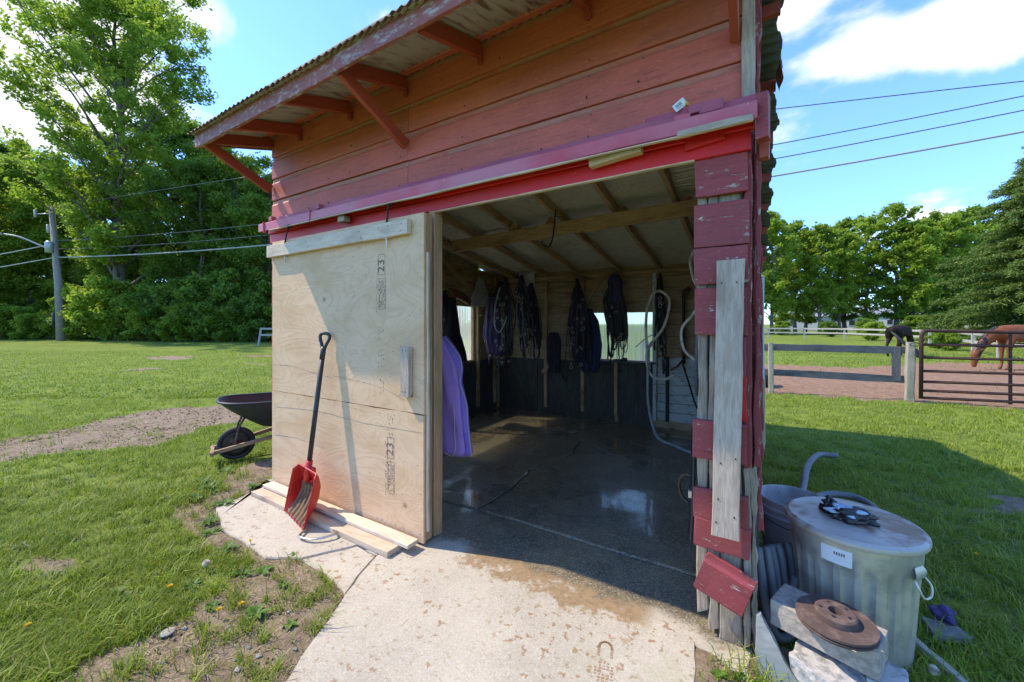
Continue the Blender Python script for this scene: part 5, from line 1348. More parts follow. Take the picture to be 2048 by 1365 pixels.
# ---- houses far behind the trees
def house(label, loc, rz, L, W_, Hh, roofm='tin_roof', wins=4):
    hs_ = thing('house', label, 'house', loc, rz)
    MB().box((0, 0, Hh / 2), (L, W_, Hh)).build('wall', 'white_siding', hs_, keep=False)
    MB().prism([(-W_ / 2 - .4, Hh), (W_ / 2 + .4, Hh), (0, Hh + W_ * .28)], -L / 2 - .3, L / 2 + .3, f=lambda y, z, x: (x, y, z)).build('roof', roofm, hs_, keep=False)
    for i in range(wins):
        x = -L / 2 + L * (i + .5) / wins
        wn = MB().box((x, -W_ / 2 - .03, Hh * .55), (1.2, .1, 1.3)).build('window', 'white_siding', hs_, keep=False)
        MB().box((x, -W_ / 2 - .09, Hh * .55), (.95, .04, 1.05)).build('pane', 'dark_glass', wn, keep=False)
    MB().box((L * .12, -W_ / 2 - .05, 1.05), (1.0, .1, 2.1)).build('door', 'dark_glass', hs_, keep=False)
    return hs_
house('long low white house with small windows behind the spruce', (43, 118, 0), R(-18), 26, 9, 3.6)
house('small white house glimpsed between the trunks beyond the paddock', (13, 118, 0), R(-5), 16, 8, 3.2, wins=3)
house('white outbuilding with a grey roof between the tree trunks', (25, 135, 0), R(-10), 14, 8, 3.6, wins=2)

# ---- utility poles and wires
P1 = Vector((-56.8, 9.7, 0)); P2 = Vector((31.0, 35.5, 0))
pl = thing('utility_pole', 'grey wooden utility pole with a street lamp arm on the lawn edge', 'utility pole', P1)
MB().tube([P1 + Vector((.35, .1, -.3)), P1 + Vector((.1, 0, 5)), P1 + Vector((-.9, -.3, 12.8))], [.33, .29, .20], 12).build('pole', 'utility_pole', pl, True)
T1 = P1 + Vector((-.6, -.2, 0))
MB().tube(smoothpts([T1 + Vector((0, 0, 8.5)), T1 + Vector((-.7, -.9, 9.1)), T1 + Vector((-1.5, -1.9, 9.7)), T1 + Vector((-2.2, -2.7, 9.9))], 5), .07, 8).build('lamp_arm', 'lamp_grey', pl, True)
MB().lathe([(.001, -.12), (.20, -.10), (.28, .0), (.22, .10), (.05, .15), (.001, .16)], 16, T1 + Vector((-2.6, -3.2, 9.9)), Matrix.Rotation(R(50), 3, 'Z') @ Matrix.Diagonal((2.2, 1, 1)), ).build('lamp_head', 'lamp_grey', pl, True)
tb = MB().lathe([(.001, -.55), (.28, -.5), (.30, .45), (.22, .55), (.001, .6)], 18, T1 + Vector((.35, -.35, 8.8))).build('transformer', 'lamp_grey', pl, True)
MB().tube([T1 + Vector((-.1, -.35, 10.2)), T1 + Vector((-.1, -.35, 11.0))], .12, 8).tube([T1 + Vector((-1.7, -.9, 11.8)), T1 + Vector((-1.7, -.9, 12.5))], .12, 8).tube([T1 + Vector((-1.7, -.9, 12.1)), T1 + Vector((-.2, -.2, 12.1))], .05, 6).build('insulator', 'lamp_grey', pl, True)
MB().tube([P1 + Vector((-.05, -.30, 1.2)), P1 + Vector((-.05, -.30, 2.6))], .13, 6).build('meter_box', 'black_plastic', pl, True)
pl2 = thing('utility_pole', 'wooden utility pole carrying the wires past the spruce', 'utility pole', P2)
MB().tube([P2 + Vector((0, 0, -.3)), P2 + Vector((0, 0, 15.5))], [.28, .19], 12).build('pole', 'utility_pole', pl2, True)
def wire(label, coef, r, mat, D=Vector((0, 0, 0))):
    a, b, c = coef; A = P1 + Vector((-.5, -.2, 0)); B = P2
    o = MB().tube([A.lerp(B, s_) + D + Vector((0, 0, a + b * s_ + c * s_ * s_)) for s_ in [i / 40 for i in range(41)]], r, 5).build('wire', mat, None, True)
    tagp(o, label, 'wire', 'overhead wires between the utility poles')
wire('thickest overhead cable, lowest of the wires over the shed', (7.9, -2.9, 8.8), .055, 'wire_grey')
wire('dark overhead wire just above the thickest cable', (8.5, -2.9, 9.3), .032, 'wire_dark', Vector((0, .3, .25)))
wire('thin overhead wire, second from the top', (9.5, -2.4, 8.4), .030, 'wire_dark')
wire('topmost thin overhead wire', (12.7, 3.4, -3.2), .028, 'wire_dark')
for lab, z0, z1 in (('pale service wire running down and away from the lamp pole', 9.2, 6.0), ('lower pale service wire running away from the lamp pole', 7.9, 5.2)):
    o = MB().tube([Vector((-57.3, 9.5, z0)).lerp(Vector((-80, -8, z1)), i / 12) + Vector((0, 0, -1.2 * math.sin(math.pi * i / 12))) for i in range(13)], .045, 5).build('wire', 'wire_pale', None, True)
    tagp(o, lab, 'wire', 'service wires leaving the lamp pole')

# ================================================================ TREES
def leafcloud(cent, rad, per, size, up=.25, flat=.8, r=None, tri=False):
    """leaf-sized diamonds in clumps round the centres; numpy"""
    r = r or rng; n = len(cent); cent = np.repeat(np.asarray(cent), per, 0); rad = np.repeat(np.asarray(rad), per)
    N = len(cent)
    d = r.normal(size=(N, 3)); d /= np.linalg.norm(d, axis=1, keepdims=True) + 1e-9
    q = r.random(N) ** .45
    c = cent + d * (rad * q)[:, None] * np.array([1, 1, flat])
    nm = r.normal(size=(N, 3)); nm[:, 2] = np.abs(nm[:, 2]) + up; nm /= np.linalg.norm(nm, axis=1, keepdims=True)
    t_ = np.cross(nm, r.normal(size=(N, 3))); t_ /= np.linalg.norm(t_, axis=1, keepdims=True) + 1e-9
    b_ = np.cross(nm, t_); s = size * (.6 + .8 * r.random(N))[:, None]
    V = np.stack([c - t_ * s, c + b_ * s * .55, c + t_ * s, c - b_ * s * .55], 1).reshape(-1, 3)
    return V, np.arange(N * 4).reshape(-1, 4)
def tree_data(seed, H, crown, spread, nl=26, ns=5, per=60, leaf=.11, clump=.75, lean=(0, 0), base=.22, rise=.7, leafmt='maple_leaves', trunk_r=None, barkm='bark', shape=None, lowskirt=False):
    """trunk with limbs and branchlets, and the crown that hangs on them; returns two meshes"""
    r = random.Random(seed); rg = np.random.default_rng(seed); mb = MB(); C = []; Rr = []
    tr0 = trunk_r or H * .014
    tp = [Vector((lean[0] * (i / 8) ** 1.5 * H + r.uniform(-.012, .012) * H * (i > 0), lean[1] * (i / 8) ** 1.5 * H + r.uniform(-.012, .012) * H * (i > 0), H * .96 * i / 8)) for i in range(9)]
    mb.tube(tp, [tr0 * (1.25 if i == 0 else 1) * (1 - .88 * i / 8) + .01 for i in range(9)], 9)
    shape = shape or (lambda f: (math.sin(math.pi * min(1, .12 + f * .86)) ** .7))
    for i in range(nl):
        f = (i + r.random() * .8) / nl; h = base + (1 - base) * f * .97
        k = h * 8; p = tp[min(7, int(k))].lerp(tp[min(8, int(k) + 1)], k % 1)
        az = i * 2.399 + r.uniform(-.5, .5); Lm = spread * shape(f) * r.uniform(.7, 1.15); el = rise * (1 - .2 * f) + r.uniform(-.15, .2)
        d = Vector((math.cos(az) * math.cos(el), math.sin(az) * math.cos(el), math.sin(el)))
        pts_ = [p]; 
        for j in range(1, 5):
            dd = (d + Vector((r.uniform(-.15, .15), r.uniform(-.15, .15), -.07 * j * (1 - f)))).normalized(); pts_.append(pts_[-1] + dd * Lm / 4)
        rb = tr0 * .38 * (1 - .6 * f)
        mb.tube(pts_, [rb, rb * .75, rb * .5, rb * .3, rb * .12], 5)
        for j in range(ns):
            q = .25 + .75 * (j + r.random()) / ns; kk = min(3.999, q * 4); b0 = pts_[int(kk)].lerp(pts_[int(kk) + 1], kk % 1)
            a2 = r.uniform(0, 6.283); sd = Vector((math.cos(a2), math.sin(a2), r.uniform(-.1, .6))).normalized(); l2 = Lm * .34 * r.uniform(.6, 1.2) * (1.1 - .4 * q)
            b1 = b0 + (sd * .7 + d * .5) * l2 * .55; b2 = b1 + (sd * .7 + d * .3 + Vector((0, 0, .1))) * l2 * .5
            mb.tube([b0, b1, b2], [rb * .28, rb * .18, .01], 4, cap=False)
            for bb, rr_ in ((b2, 1), (b1.lerp(b2, .5), .85), (b1, .7)):
                C.append(tuple(bb)); Rr.append(clump * rr_ * r.uniform(.6, 1.25))
        C.append(tuple(pts_[-1])); Rr.append(clump * r.uniform(.7, 1.2))
    V, Fa = leafcloud(C, Rr, per, leaf, r=rg)
    tm = bpy.data.meshes.new('trunk'); tm.from_pydata(mb.v, [], mb.f); tm.materials.append(MATS[barkm]); tm.polygons.foreach_set('use_smooth', [True] * len(tm.polygons))
    return tm, npmesh('crown', V, Fa, leafmt)
def put_tree(name, data, label, loc, rz=0, sc=1.0, group=None, sz=1.0, cat='tree', crownmat=None):
    t_ = thing(name, label, cat, loc, rz, group); t_.scale = (sc, sc, sc * sz)
    for nm, me in zip(('trunk', 'crown'), data):
        o = bpy.data.objects.new(nm, me); col.objects.link(o); o.parent = t_
    return t_
def ragged(seed):
    q = random.Random(seed); w_ = [q.uniform(.45, 1.25) for _ in range(9)]
    return lambda f: (w_[int(f * 7.99)] * (1 - f * 8 % 1) + w_[int(f * 7.99) + 1] * (f * 8 % 1)) * (math.sin(math.pi * min(1, .14 + f * .84)) ** .6)
BIG = tree_data(3, 36, None, 10.2, nl=52, ns=7, per=66, leaf=.165, clump=1.05, base=.14, rise=.95, leafmt='bright_leaves', trunk_r=.55, lean=(-.02, .0), shape=lambda f: .25 + .95 * math.sin(math.pi * min(1, .10 + f * .88)) ** .9)
put_tree('maple_tree', BIG, 'tallest tree, light green with bare dark limbs, above the lawn edge', (-54.3, 13.5, -.3), R(40), 1.0)
TA = tree_data(11, 22, None, 6.5, nl=34, ns=6, shape=ragged(4), per=50, leaf=.16, clump=1.15, base=.12, rise=.6)
TB = tree_data(12, 20, None, 5.5, nl=32, ns=6, shape=ragged(5), per=50, leaf=.15, clump=1.1, base=.10, rise=.75, leafmt='bright_leaves')
TC = tree_data(13, 24, None, 7.0, nl=36, ns=6, per=62, leaf=.17, clump=1.2, base=.15, rise=.5, leafmt='deep_leaves')
LT = [(-74.7, 10.5, 0, 1.0), (-74.9, 6.8, 1, 1.05), (-71.2, 14.5, 1, .85), (-88.0, 10.5, 2, 1.15), (-60.4, 14.6, 0, .78), (-47.7, 17.7, 2, .78), (-48.0, 21.0, 0, .95), (-41.7, 21.4, 2, .72), (-43.0, 25.2, 1, .95),
      (-59.8, 19.6, 2, 1.12), (-57.5, 23.4, 0, 1.08), (-87.5, 5.0, 0, 1.1), (-55.3, 27.1, 1, 1.0), (-70.3, 17.8, 2, .95), (-42.0, 28.2, 0, .9), (-82.6, 2.1, 2, 1.0), (-78.7, 12.7, 1, 1.1), (-40.0, 34.0, 2, .95), (-62, 26, 0, 1.1)]
KIND = ['mid green broad maple in the wood', 'light green slender tree in the wood', 'dark green dense tree in the wood']
ORD = ['leftmost', 'second', 'third', 'fourth', 'fifth', 'sixth', 'seventh', 'eighth', 'ninth', 'tenth', 'eleventh', 'twelfth', 'thirteenth', 'fourteenth', 'fifteenth', 'sixteenth', 'seventeenth', 'eighteenth', 'nineteenth', 'twentieth', 'twenty first', 'twenty second', 'twenty third', 'twenty fourth', 'twenty fifth']
def order(L):
    q = sorted(range(len(L)), key=lambda i: math.atan2(L[i][0], L[i][1])); r_ = [''] * len(L)
    for n_, i in enumerate(q): r_[i] = ORD[n_] + ('' if n_ == 0 else ' from the left')
    return r_
OL = order(LT)
for i, (x, y, k, s) in enumerate(LT):
    put_tree('broadleaf_tree', (TA, TB, TC)[k], KIND[k] + ', ' + OL[i], (x, y, -.3), i * 1.7, s, 'trees of the wood beyond the lawn')
SM = []
for s_, mt, lf in ((21, 'bright_leaves', .12), (22, 'maple_leaves', .13), (23, 'deep_leaves', .12)):
    SM.append(tree_data(s_, 3.8, None, 2.3, nl=22, ns=4, per=64, leaf=lf, clump=.55, base=.02, rise=.5, leafmt=mt, trunk_r=.07))
SH = [(-64.5, 9.2, 0, .7), (-62.0, 11.2, 0, .85), (-59.0, 11.8, 1, .9), (-56.5, 12.6, 0, 1.2), (-54, 13.0, 0, 1.5), (-51.5, 14.0, 1, 1.1), (-49.0, 14.2, 0, .9), (-47.0, 15.2, 2, 1.1), (-44.5, 16.0, 1, .9), (-42.5, 17.2, 2, 1.1), (-40.5, 17.5, 1, .8), (-38.6, 18.6, 2, 1.1),
      (-67.5, 8.4, 1, .9), (-70.5, 7.6, 0, 1.0), (-73.0, 6.0, 1, 1.2), (-52.5, 12.9, 1, .7), (-45.8, 14.9, 0, .6), (-58.0, 12.9, 2, 1.5), (-36, 20, 1, .9), (-76, 4, 2, 1.3), (-43, 18.2, 2, 1.7), (-48, 16.6, 2, 1.6), (-39.5, 20.5, 2, 1.5)]
SK = ['bright green bush at the foot of the wood', 'leafy mid green bush at the foot of the wood', 'shaded dark bush at the foot of the wood']
OS = order(SH)
for i, (x, y, k, s) in enumerate(SH):
    put_tree('bush', SM[k], SK[k] + ', ' + OS[i], (x, y, -.2), i * 2.1, s, 'bushes along the edge of the wood', cat='bush')
# the wood behind, one mass nobody could count
N = 900
uu = rng.random(N); cx = -130 + 96 * uu; cy = -6 + 50 * uu + rng.normal(0, 2.5, N) + 9; cx = cx + rng.normal(0, 2.5, N) - 3; cz = rng.random(N) ** 1.1 * 16
V, Fa = leafcloud(np.stack([cx, cy, cz], 1), 1.6 + rng.random(N) * 1.6, 90, .34, r=rng)
o = bpy.data.objects.new('woods', npmesh('woods', V, Fa, 'deep_leaves')); col.objects.link(o)
tagp(o, 'deep shaded woods behind the lawn trees', 'woods', kind='stuff')
# right-hand tree line: slim trunks, gaps of sky and lawn under the crowns
RA = tree_data(31, 19, None, 4.6, nl=42, ns=8, per=11, shape=ragged(1), leaf=.22, clump=.72, base=.10, rise=.7, leafmt='bright_leaves', trunk_r=.26)
RB = tree_data(32, 18, None, 4.0, nl=42, ns=8, per=11, shape=ragged(2), leaf=.22, clump=.70, base=.12, rise=.9, leafmt='bright_leaves', trunk_r=.24)
RC = tree_data(33, 20, None, 4.8, nl=46, ns=8, per=11, shape=ragged(3), leaf=.22, clump=.75, base=.08, rise=.7, leafmt='maple_leaves', trunk_r=.3)
RT = [(2.1, 71.7, 1, 1.05), (5.3, 77.2, 0, .98), (8.2, 75.5, 1, .95), (12.6, 85.2, 2, 1.0), (14.8, 81.8, 0, 1.0), (17.9, 81.4, 2, 1.04), (19.8, 80.2, 1, .95), (24.2, 88.8, 2, 1.0), (25.0, 85.7, 0, 1.0), (29.1, 90.6, 2, 1.05), (34.5, 98.6, 1, 1.1), (37.6, 98.2, 2, 1.1),
      (43.0, 103.8, 0, 1.1), (-1.5, 71.9, 2, .9), (-5.3, 67.2, 1, .9), (7.0, 82.5, 2, .85), (11.0, 78.5, 1, .92), (21.6, 84, 0, .96), (3.6, 83, 2, .9), (27, 93, 1, 1.0)]
RK = ['pale green airy tree in the line beyond the paddock', 'slim green tree in the line beyond the paddock', 'dense green tree in the line beyond the paddock']
OR_ = order(RT)
for i, (x, y, k, s) in enumerate(RT):
    put_tree('slender_tree', (RA, RB, RC)[k], RK[k] + ', ' + OR_[i], (x, y, -.2), i * 1.3, s, 'tree line beyond the paddock')
PB = ((7.5, 62, .5, 2), (12.5, 70, .6, 2), (19, 76, .7, 1), (9.5, 50.5, .45, 0), (9.6, 33.5, .32, 0), (9.9, 21.8, .36, 1), (11.2, 21.4, .40, 0), (23, 80, .8, 2), (3.2, 66, .5, 1))
OB = order(PB)
for i, (x, y, s, k) in enumerate(PB):
    put_tree('bush', SM[k], ('low bush below the far tree line', 'leafy weed clump along the paddock rails')[3 <= i <= 6] + ', ' + OB[i], (x, y, -.1), i * 1.1, s, 'low bushes about the paddock', cat='bush')
# spruce: drooping tiers of needle sprays
def spruce_data(seed, H, Rm):
    r = random.Random(seed); rg = np.random.default_rng(seed); mb = MB(); mb.tube([(0, 0, -.2), (.05, .05, H * .5), (0, 0, H)], [.24, .15, .02], 8)
    Vs = []; Fs = []; kk = 0
    for i in range(240):
        f = (i + .5) / 240; z = H * (.07 + .93 * f); L = Rm * (1 - f) ** .75 * r.uniform(.55, 1.2) + .18; az = i * 2.399 + r.uniform(-.3, .3)
        d = Vector((math.cos(az), math.sin(az), 0)); pts_ = [Vector((0, 0, z))]
        dz_ = r.uniform(-.5, .45)
        for j in range(1, 7):
            q = j / 6; pts_.append(Vector((0, 0, z)) + d * L * q + Vector((0, 0, L * (.06 * q - .42 * q * q + .22 * q ** 3) + dz_ * q)))
        mb.tube(pts_, [.035 * (1 - j / 6.5) + .004 for j in range(7)], 4, cap=False)
        n = int(50 + 380 * L / Rm); q = rg.random(n) ** .75
        base = np.array([tuple(p) for p in pts_]); ki = np.minimum((q * 6).astype(int), 5); fr = (q * 6 - ki)[:, None]
        P0 = base[ki] * (1 - fr) + base[ki + 1] * fr
        side = rg.choice([-1, 1], n)[:, None]; sv = np.array([-d.y, d.x, 0]) * side; Ls = (.10 + .34 * (1 - q[:, None]) * min(1, L / 2.5)) * (.6 + .8 * rg.random((n, 1)))
        dirv = sv * .8 + np.array([d.x, d.y, 0]) * .7 + np.array([0, 0, -1]) * (.15 + .75 * rg.random((n, 1))); dirv /= np.linalg.norm(dirv, axis=1, keepdims=True)
        for a_ in range(3):
            st = P0 + dirv * Ls * (a_ / 3.0) + rg.normal(0, .10, (n, 3)); e_ = st + (dirv + rg.normal(0, .5, (n, 3))) * Ls * .9
            w_ = np.cross(dirv, rg.normal(size=(n, 3))); w_ /= np.linalg.norm(w_, axis=1, keepdims=True) + 1e-9; w_ *= .042
            mid = (st + e_) / 2
            Vs.append(np.stack([st, mid + w_, e_, mid - w_], 1).reshape(-1, 3)); Fs.append(np.arange(n * 4).reshape(-1, 4) + kk); kk += n * 4
    tm = bpy.data.meshes.new('trunk'); tm.from_pydata(mb.v, [], mb.f); tm.materials.append(MATS['bark'])
    return tm, npmesh('crown', np.concatenate(Vs), np.concatenate(Fs), 'spruce_needles')
SP = spruce_data(41, 15.5, 6.6)
put_tree('spruce_tree', SP, 'dark green spruce with drooping branches behind the grazing horse', (18.2, 46.0, -.2), 0, 1.0)
put_tree('spruce_tree', SP, 'second spruce at the edge of the view, beside the first', (23.5, 44.0, -.2), 2.0, 1.05)

# ================================================================ GRASS, WEEDS, FLOWERS, STONES
PAD = [(-4.03, 2.25), (-3.89, 1.55), (-3.42, 1.41), (-2.78, 1.39), (-2.56, 1.51), (-2.02, 1.45), (-1.74, .95), (-1.4, .1), (-.12, .1), (-.22, 1.88), (-.2, 2.1), (0, 2.1), (0.03, 6.4), (-4.26, 6.4), (-4.26, 2.25)]
FWD = np.array([-math.sin(R(31.543)), math.cos(R(31.543))]); RGT = np.array([FWD[1], -FWD[0]])
def scatter_pts(n, d0, d1, l0, l1, pw=1.0):
    """points on the lawn, d metres ahead and l to the side"""
    d = d0 + (d1 - d0) * rng.random(n) ** pw; l = (l0 + (l1 - l0) * rng.random(n)) * d
    X = FWD[0] * d + RGT[0] * l; Y = FWD[1] * d + RGT[1] * l
    return X, Y
OCC = [((.445, 2.66), .24), ((.20, 3.18), .16)]
def keep(X, Y, dens_dirt=.05):
    dv = dirtval(X, Y); n = len(X)
    k = (~inpoly(X, Y, PAD)) & ((dv < .5) | (rng.random(n) < dens_dirt))
    for (cx_, cy_), r_ in OCC: k &= np.hypot(X - cx_, Y - cy_) > r_
    k |= (dv > .5) & (~inpoly(X, Y, PAD)) & (Y < 2.4) & (vnoise(X, Y, .07, 12) > .64) & (rng.random(n) < .55) & (X < -1)
    k &= ~((X > -5.2) & (X < -4.3) & (Y > 2.4) & (Y < 6.5))
    return k
def blades(X, Y, h, w, lean, mat, name, label, z=None):
    n = len(X); Z = gz(X, Y) - .005
    az = rng.random(n) * 6.283; L = h * (.5 + rng.random(n)); bend = lean * (.3 + 1.2 * rng.random(n)) * L
    ww = w * (.7 + .6 * rng.random(n)); ox, oy = np.cos(az), np.sin(az); px, py = -oy, ox
    B = np.stack([X, Y, Z], 1); D = np.stack([ox, oy, np.zeros(n)], 1); Pp = np.stack([px, py, np.zeros(n)], 1); U = np.array([0, 0, 1.0])
    v0 = B - Pp * ww[:, None]; v1 = B + Pp * ww[:, None]
    m_ = B + D * (bend * .35)[:, None] + U * (L * .6)[:, None]; v2 = m_ + Pp * (ww * .75)[:, None]; v3 = m_ - Pp * (ww * .75)[:, None]
    v4 = B + D * bend[:, None] + U * (L * (1 - .25 * lean))[:, None]
    V = np.stack([v0, v1, v2, v3, v4], 1).reshape(-1, 3); k = np.arange(n)[:, None] * 5
    T = np.concatenate([k + [[0, 1, 2]], k + [[0, 2, 3]], k + [[3, 2, 4]]], 1).reshape(-1, 3)
    o = bpy.data.objects.new(name, npmesh(name, V, T, mat)); col.objects.link(o)
    return tagp(o, label, 'grass', kind='stuff')
def clumped(X, Y, s=.11, thr=.30, seed=8):
    v = vnoise(X, Y, s, seed) * .6 + vnoise(X, Y, s * 4, seed + 1) * .4
    return rng.random(len(X)) < np.clip((v - thr) * 3.2, .10, 1)
SH_ = []
for (n, d0, d1, l0, l1, h, w_, pw) in ((125000, .95, 3.6, -1.45, -.22, .056, .0021, 1.25), (70000, 3.4, 9.0, -1.45, -.50, .055, .0034, 1.2), (42000, 8.5, 24, -1.45, -.50, .065, .008, 1.3),
                                   (75000, 1.3, 4.5, .50, 1.45, .052, .0022, 1.15), (52000, 4.3, 10.5, .55, 1.45, .055, .0038, 1.2), (16000, 13, 30, .55, 1.4, .08, .012, 1.2)):
    X, Y = scatter_pts(n, d0, d1, l0, l1, pw); k = keep(X, Y) & clumped(X, Y); SH_.append((X[k], Y[k], h, w_))
for i, (X, Y, h, w_) in enumerate(SH_):
    blades(X, Y, h, w_, .75, 'blades', 'grass', ('short green grass blades on the lawn by the path', 'green lawn grass toward the wheelbarrow', 'far lawn grass before the wood', 'shaded grass beside the trash can', 'grass between shed and paddock fence', 'grass beyond the paddock')[i])
X, Y = scatter_pts(14000, 1.0, 4.0, -1.45, -.25, 1.1); k = keep(X, Y, 0) & (vnoise(X, Y, .16, 33) > .60); blades(X[k], Y[k], .095, .0026, 1.0, 'blades', 'grass_tufts', 'taller darker tufts standing above the near lawn')
X, Y = scatter_pts(9000, 1.5, 4.5, .5, 1.4, 1.1); k = keep(X, Y, 0) & (vnoise(X, Y, .16, 34) > .60); blades(X[k], Y[k], .10, .0028, 1.0, 'blades', 'grass_tufts', 'taller tufts in the shaded grass by the trash can')
X, Y = scatter_pts(16000, .95, 4.5, -1.4, 1.4); k = keep(X, Y, .5)
blades(X[k], Y[k], .04, .0016, 1.6, 'dry_blades', 'dry_grass', 'dry straw coloured blades through the lawn and dirt')
# broad weed leaves along the pad and in the lawn
def rosette(x, y, r, n, name='weed', mat='weed_leaves', label='', group=None, up=.5):
    mb = MB(); z = G(x, y)
    for i in range(n):
        a = rnd.uniform(0, 6.283); L = r * rnd.uniform(.6, 1.1); w_ = L * rnd.uniform(.14, .24); d = Vector((math.cos(a), math.sin(a), 0)); s = Vector((-d.y, d.x, 0)); k = rnd.uniform(.2, 1) * up
        c = [Vector((x, y, z)) + d * L * q + Vector((0, 0, L * k * math.sin(q * 2.4) * .8 + .004)) for q in (0, .33, .66, 1)]
        ws = (.25, 1, .9, .05)
        vs = []
        for p, q in zip(c, ws): vs += [p - s * w_ * q, p - Vector((0, 0, w_ * .25 * q)), p + s * w_ * q]
        mb.add(vs, [(3 * j + e, 3 * j + e + 1, 3 * j + e + 4, 3 * j + e + 3) for j in range(3) for e in (0, 1)])
    return tagp(mb.build(name, mat, None, True), label, 'weed', group)
for i, (x, y, r) in enumerate(((-2.72, 1.22, .085), (-2.66, 1.50, .03), (-2.16, 1.66, .035), (-2.28, 1.10, .08), (-2.05, 1.15, .05), (-2.62, 1.30, .07), (-3.1, 1.30, .09), (-3.45, 1.35, .08), (-3.9, 1.62, .10), (-3.65, 1.40, .09), (-4.4, 1.7, .12), (-4.1, 1.95, .10),
                             (-4.6, 1.75, .12), (-4.25, 1.55, .10), (-2.55, 1.0, .06), (-2.85, 1.02, .07), (-3.05, .78, .06), (-.14, 1.97, .04), (-.05, 1.99, .05), (.03, 2.02, .05), (-4.8, 2.0, .12), (-3.3, 1.12, .09), (-2.4, 1.3, .05))):
    rosette(x, y, r, 14, label='small leafy weed growing at the edge of the concrete', group='weeds along the concrete edge')
for i in range(150):
    X, Y = scatter_pts(1, 1.2, 5.0, -1.4, -.35)
    if i % 2: X, Y = scatter_pts(1, 1.7, 5.0, .62, 1.4)
    if keep(X, Y, 0)[0]: rosette(float(X[0]), float(Y[0]), rnd.uniform(.03, .07), 9, name='clover', label='small broad leaved weed in the lawn', group='weeds scattered in the lawn', up=.9)
X = np.concatenate([rng.normal(x, .05, 60) for x in (-.10, .05, -4.45, -4.25, .60, .66)]); Y = np.concatenate([rng.normal(y, .05, 60) for y in (1.98, 2.02, 2.0, 1.75, 2.42, 2.5)])
blades(X, Y, .10, .0028, .8, 'blades', 'tall_grass', 'taller grass tufts against posts and wheelbarrow')
# flowers
def dandelion(x, y, h, kind, label):
    z = G(x, y); t_ = thing('dandelion', label, 'flower', (x, y, z)); tp = Vector((x + rnd.uniform(-.01, .01), y, z + h))
    MB().tube([(x, y, z), tp], .0022, 5).build('stem', 'stem', t_, True)
    mb = MB()
    if kind:
        for i in range(46):
            a = i * 2.399; e = (i / 46) ** .5 * 1.25; d = Vector((math.cos(a) * math.sin(e), math.sin(a) * math.sin(e), math.cos(e) * .6 + .15)); s = Vector((-d.y, d.x, 0)).normalized() * .0022 if abs(d.x) + abs(d.y) > 1e-6 else Vector((.002, 0, 0))
            mb.add([tp, tp + d * .010 - s, tp + d * .018, tp + d * .010 + s], [(0, 1, 2, 3)])
        mb.build('petals', 'yellow_petals', t_)
    else:
        for i in range(160):
            zz = 1 - 2 * (i + .5) / 160; a = i * 2.399; q = math.sqrt(1 - zz * zz); d = Vector((q * math.cos(a), q * math.sin(a), zz)); s = d.cross(Vector((.3, .5, .8))).normalized() * .0035
            mb.add([tp, tp + d * .018 - s, tp + d * .021, tp + d * .018 + s], [(0, 1, 2, 3)])
        mb.build('seed_head', 'seed_fluff', t_)
for x, y, h, k, l in ((-2.87, .92, .05, 1, 'yellow dandelion in the grass, farther from the dirt strip'), (-2.42, .98, .05, 1, 'brightest yellow dandelion, at the edge of the dirt strip'), (-3.13, .43, .04, 1, 'yellow dandelion nearest the corner of the lawn'),
                      (-2.38, 1.07, .04, 1, 'orange yellow dandelion half hidden by weeds'), (-2.93, 1.12, .06, 0, 'white dandelion seed head near the concrete edge'), (.66, 2.44, .10, 0, 'large round dandelion seed head beside the trash can'),
                      (1.24, 3.85, .07, 1, 'yellow dandelion in the shaded grass beyond the trash can'), (-3.02, 1.42, .03, 1, 'small dandelion bud in the weeds beside the slab')):
    dandelion(x, y, h, k, l)
o = MB().lathe([(.001, 0), (.028, .0), (.034, .006), (.030, .010), (.001, .012)], 14, (-2.53, .80, G(-2.53, .80) + .002)).build('pale_disc', 'chip', None, True)
tagp(o, 'flat off white disc lying on the bare dirt', 'disc')
for i, (x, y, s) in enumerate(((-2.50, .86, .022), (-2.19, 1.01, .02), (-2.31, .98, .024), (-1.99, .97, .024), (-2.09, 1.06, .018), (-2.08, .97, .024), (-1.99, .88, .032), (-2.06, .90, .022), (-2.2, .85, .016), (-2.15, 1.2, .014), (-2.4, 1.2, .016), (-1.88, 1.08, .018), (-2.7, 1.1, .014), (-2.33, .72, .02), (-1.95, 1.25, .014), (-2.0, .75, .02))):
    o = crumple((x, y, G(x, y) + s * .1), (s * .6, s * .45, s * .3), i * 3.3, 'stone' if i % 3 else 'chip', None, 'stone', freq=2.5, amp=.45)
    tagp(o, 'small grey stone lying in the dirt beside the slab', 'stone', 'stones in the dirt beside the slab')
# gravel and clods
X, Y = scatter_pts(16000, .9, 9.5, -1.3, -.10, .8); k = (dirtval(X, Y) > .5) & (~inpoly(X, Y, PAD)); X, Y = X[k], Y[k]
n = len(X); s = (.002 + .008 * rng.random(n) ** 3) * np.clip(np.hypot(X, Y) / 4, 1, 2); C3 = np.stack([X, Y, gz(X, Y) + s * .2], 1)
dirs = np.array([[1, 0, 0], [-1, 0, 0], [0, 1, 0], [0, -1, 0], [0, 0, .7], [0, 0, -.7]])
V = (C3[:, None] + dirs[None] * s[:, None, None] * (.6 + .8 * rng.random((n, 6, 1)))).reshape(-1, 3)
ft = np.array([[0, 2, 4], [2, 1, 4], [1, 3, 4], [3, 0, 4], [2, 0, 5], [1, 2, 5], [3, 1, 5], [0, 3, 5]]); T = (np.arange(n)[:, None, None] * 6 + ft[None]).reshape(-1, 3)
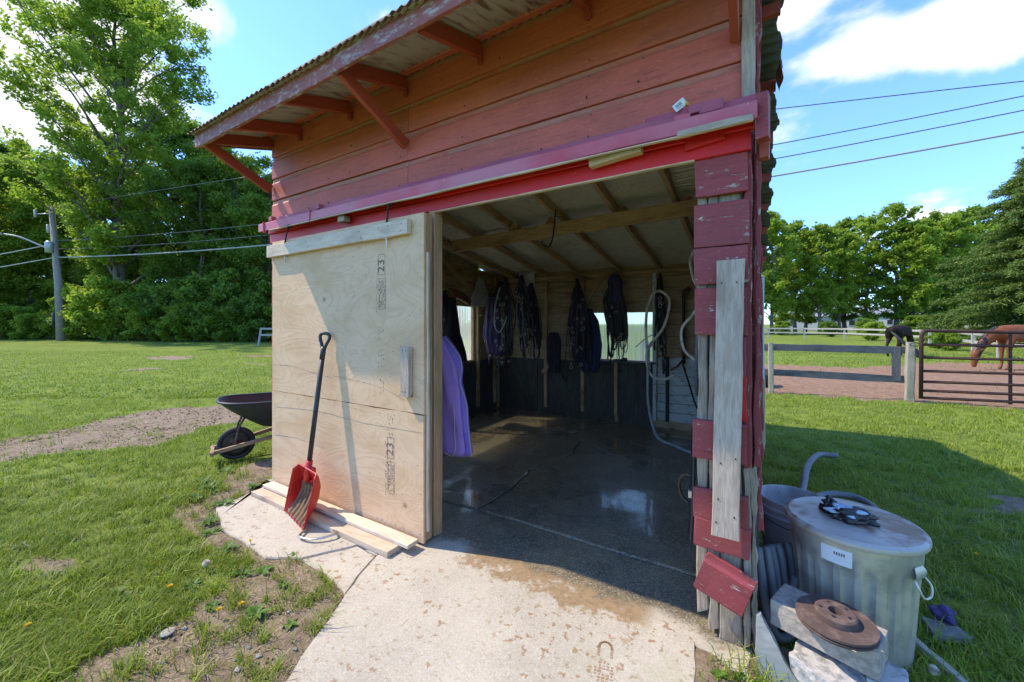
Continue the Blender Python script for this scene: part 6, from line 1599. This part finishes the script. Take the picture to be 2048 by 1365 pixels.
o = bpy.data.objects.new('gravel', npmesh('gravel', V, T, 'clod')); col.objects.link(o); tagp(o, 'fine gravel and clods in the bare dirt', 'gravel', kind='stuff')
X, Y = scatter_pts(2600, .9, 3.2, -1.2, -.05); k = (dirtval(X, Y) > .5) & (~inpoly(X, Y, PAD)); X, Y = X[k], Y[k]; n = len(X)
az = rng.random(n) * 6.283; L = .01 + .03 * rng.random(n); D = np.stack([np.cos(az) * L, np.sin(az) * L, .006 * rng.random(n)], 1); B = np.stack([X, Y, gz(X, Y) + .003], 1); Pp = np.stack([-np.sin(az), np.cos(az), np.zeros(n)], 1) * .0012
V = np.stack([B - Pp, B + Pp, B + D + Pp, B + D - Pp], 1).reshape(-1, 3)
o = bpy.data.objects.new('dead_stems', npmesh('dead_stems', V, np.arange(n * 4).reshape(-1, 4), 'straw')); col.objects.link(o); tagp(o, 'dead stems and twigs scattered on the dirt', 'litter', kind='stuff')

# muddy boot print on the dry concrete
bp = thing('boot_print', 'brown muddy boot print drying on the concrete near the pillar', 'boot print', (-.62, 1.78, 0))
bx, by = -.60, 1.80; ca_, sa_ = math.cos(R(14)), math.sin(R(14))
def bpt(u, v): return (bx + u * ca_ - v * sa_, by + u * sa_ + v * ca_)
mb = MB()
def bq(u, v, a_, b_):
    mb.add([(*bpt(u - a_, v - b_), .0012), (*bpt(u + a_, v - b_), .0012), (*bpt(u + a_, v + b_), .0012), (*bpt(u - a_, v + b_), .0012)], [(0, 1, 2, 3)])
for i in range(5):
    for j in range(7):
        if abs(i - 2) + max(0, abs(j - 3) - 1) < 4 and rnd.random() < .85: bq(-.036 + i * .018, -.13 + j * .016, rnd.uniform(.003, .0075), rnd.uniform(.003, .0065))
for k in range(13):
    a_ = math.pi * k / 12
    if rnd.random() < .9: bq(.030 * math.cos(a_), .055 + .036 * math.sin(a_), .006, .006)
for s_ in (-1, 1):
    for j in range(4): bq(s_ * .030, .048 - j * .014, .006, .005)
mb.build('print', 'dry_mud', bp)['kind'] = 'stuff'
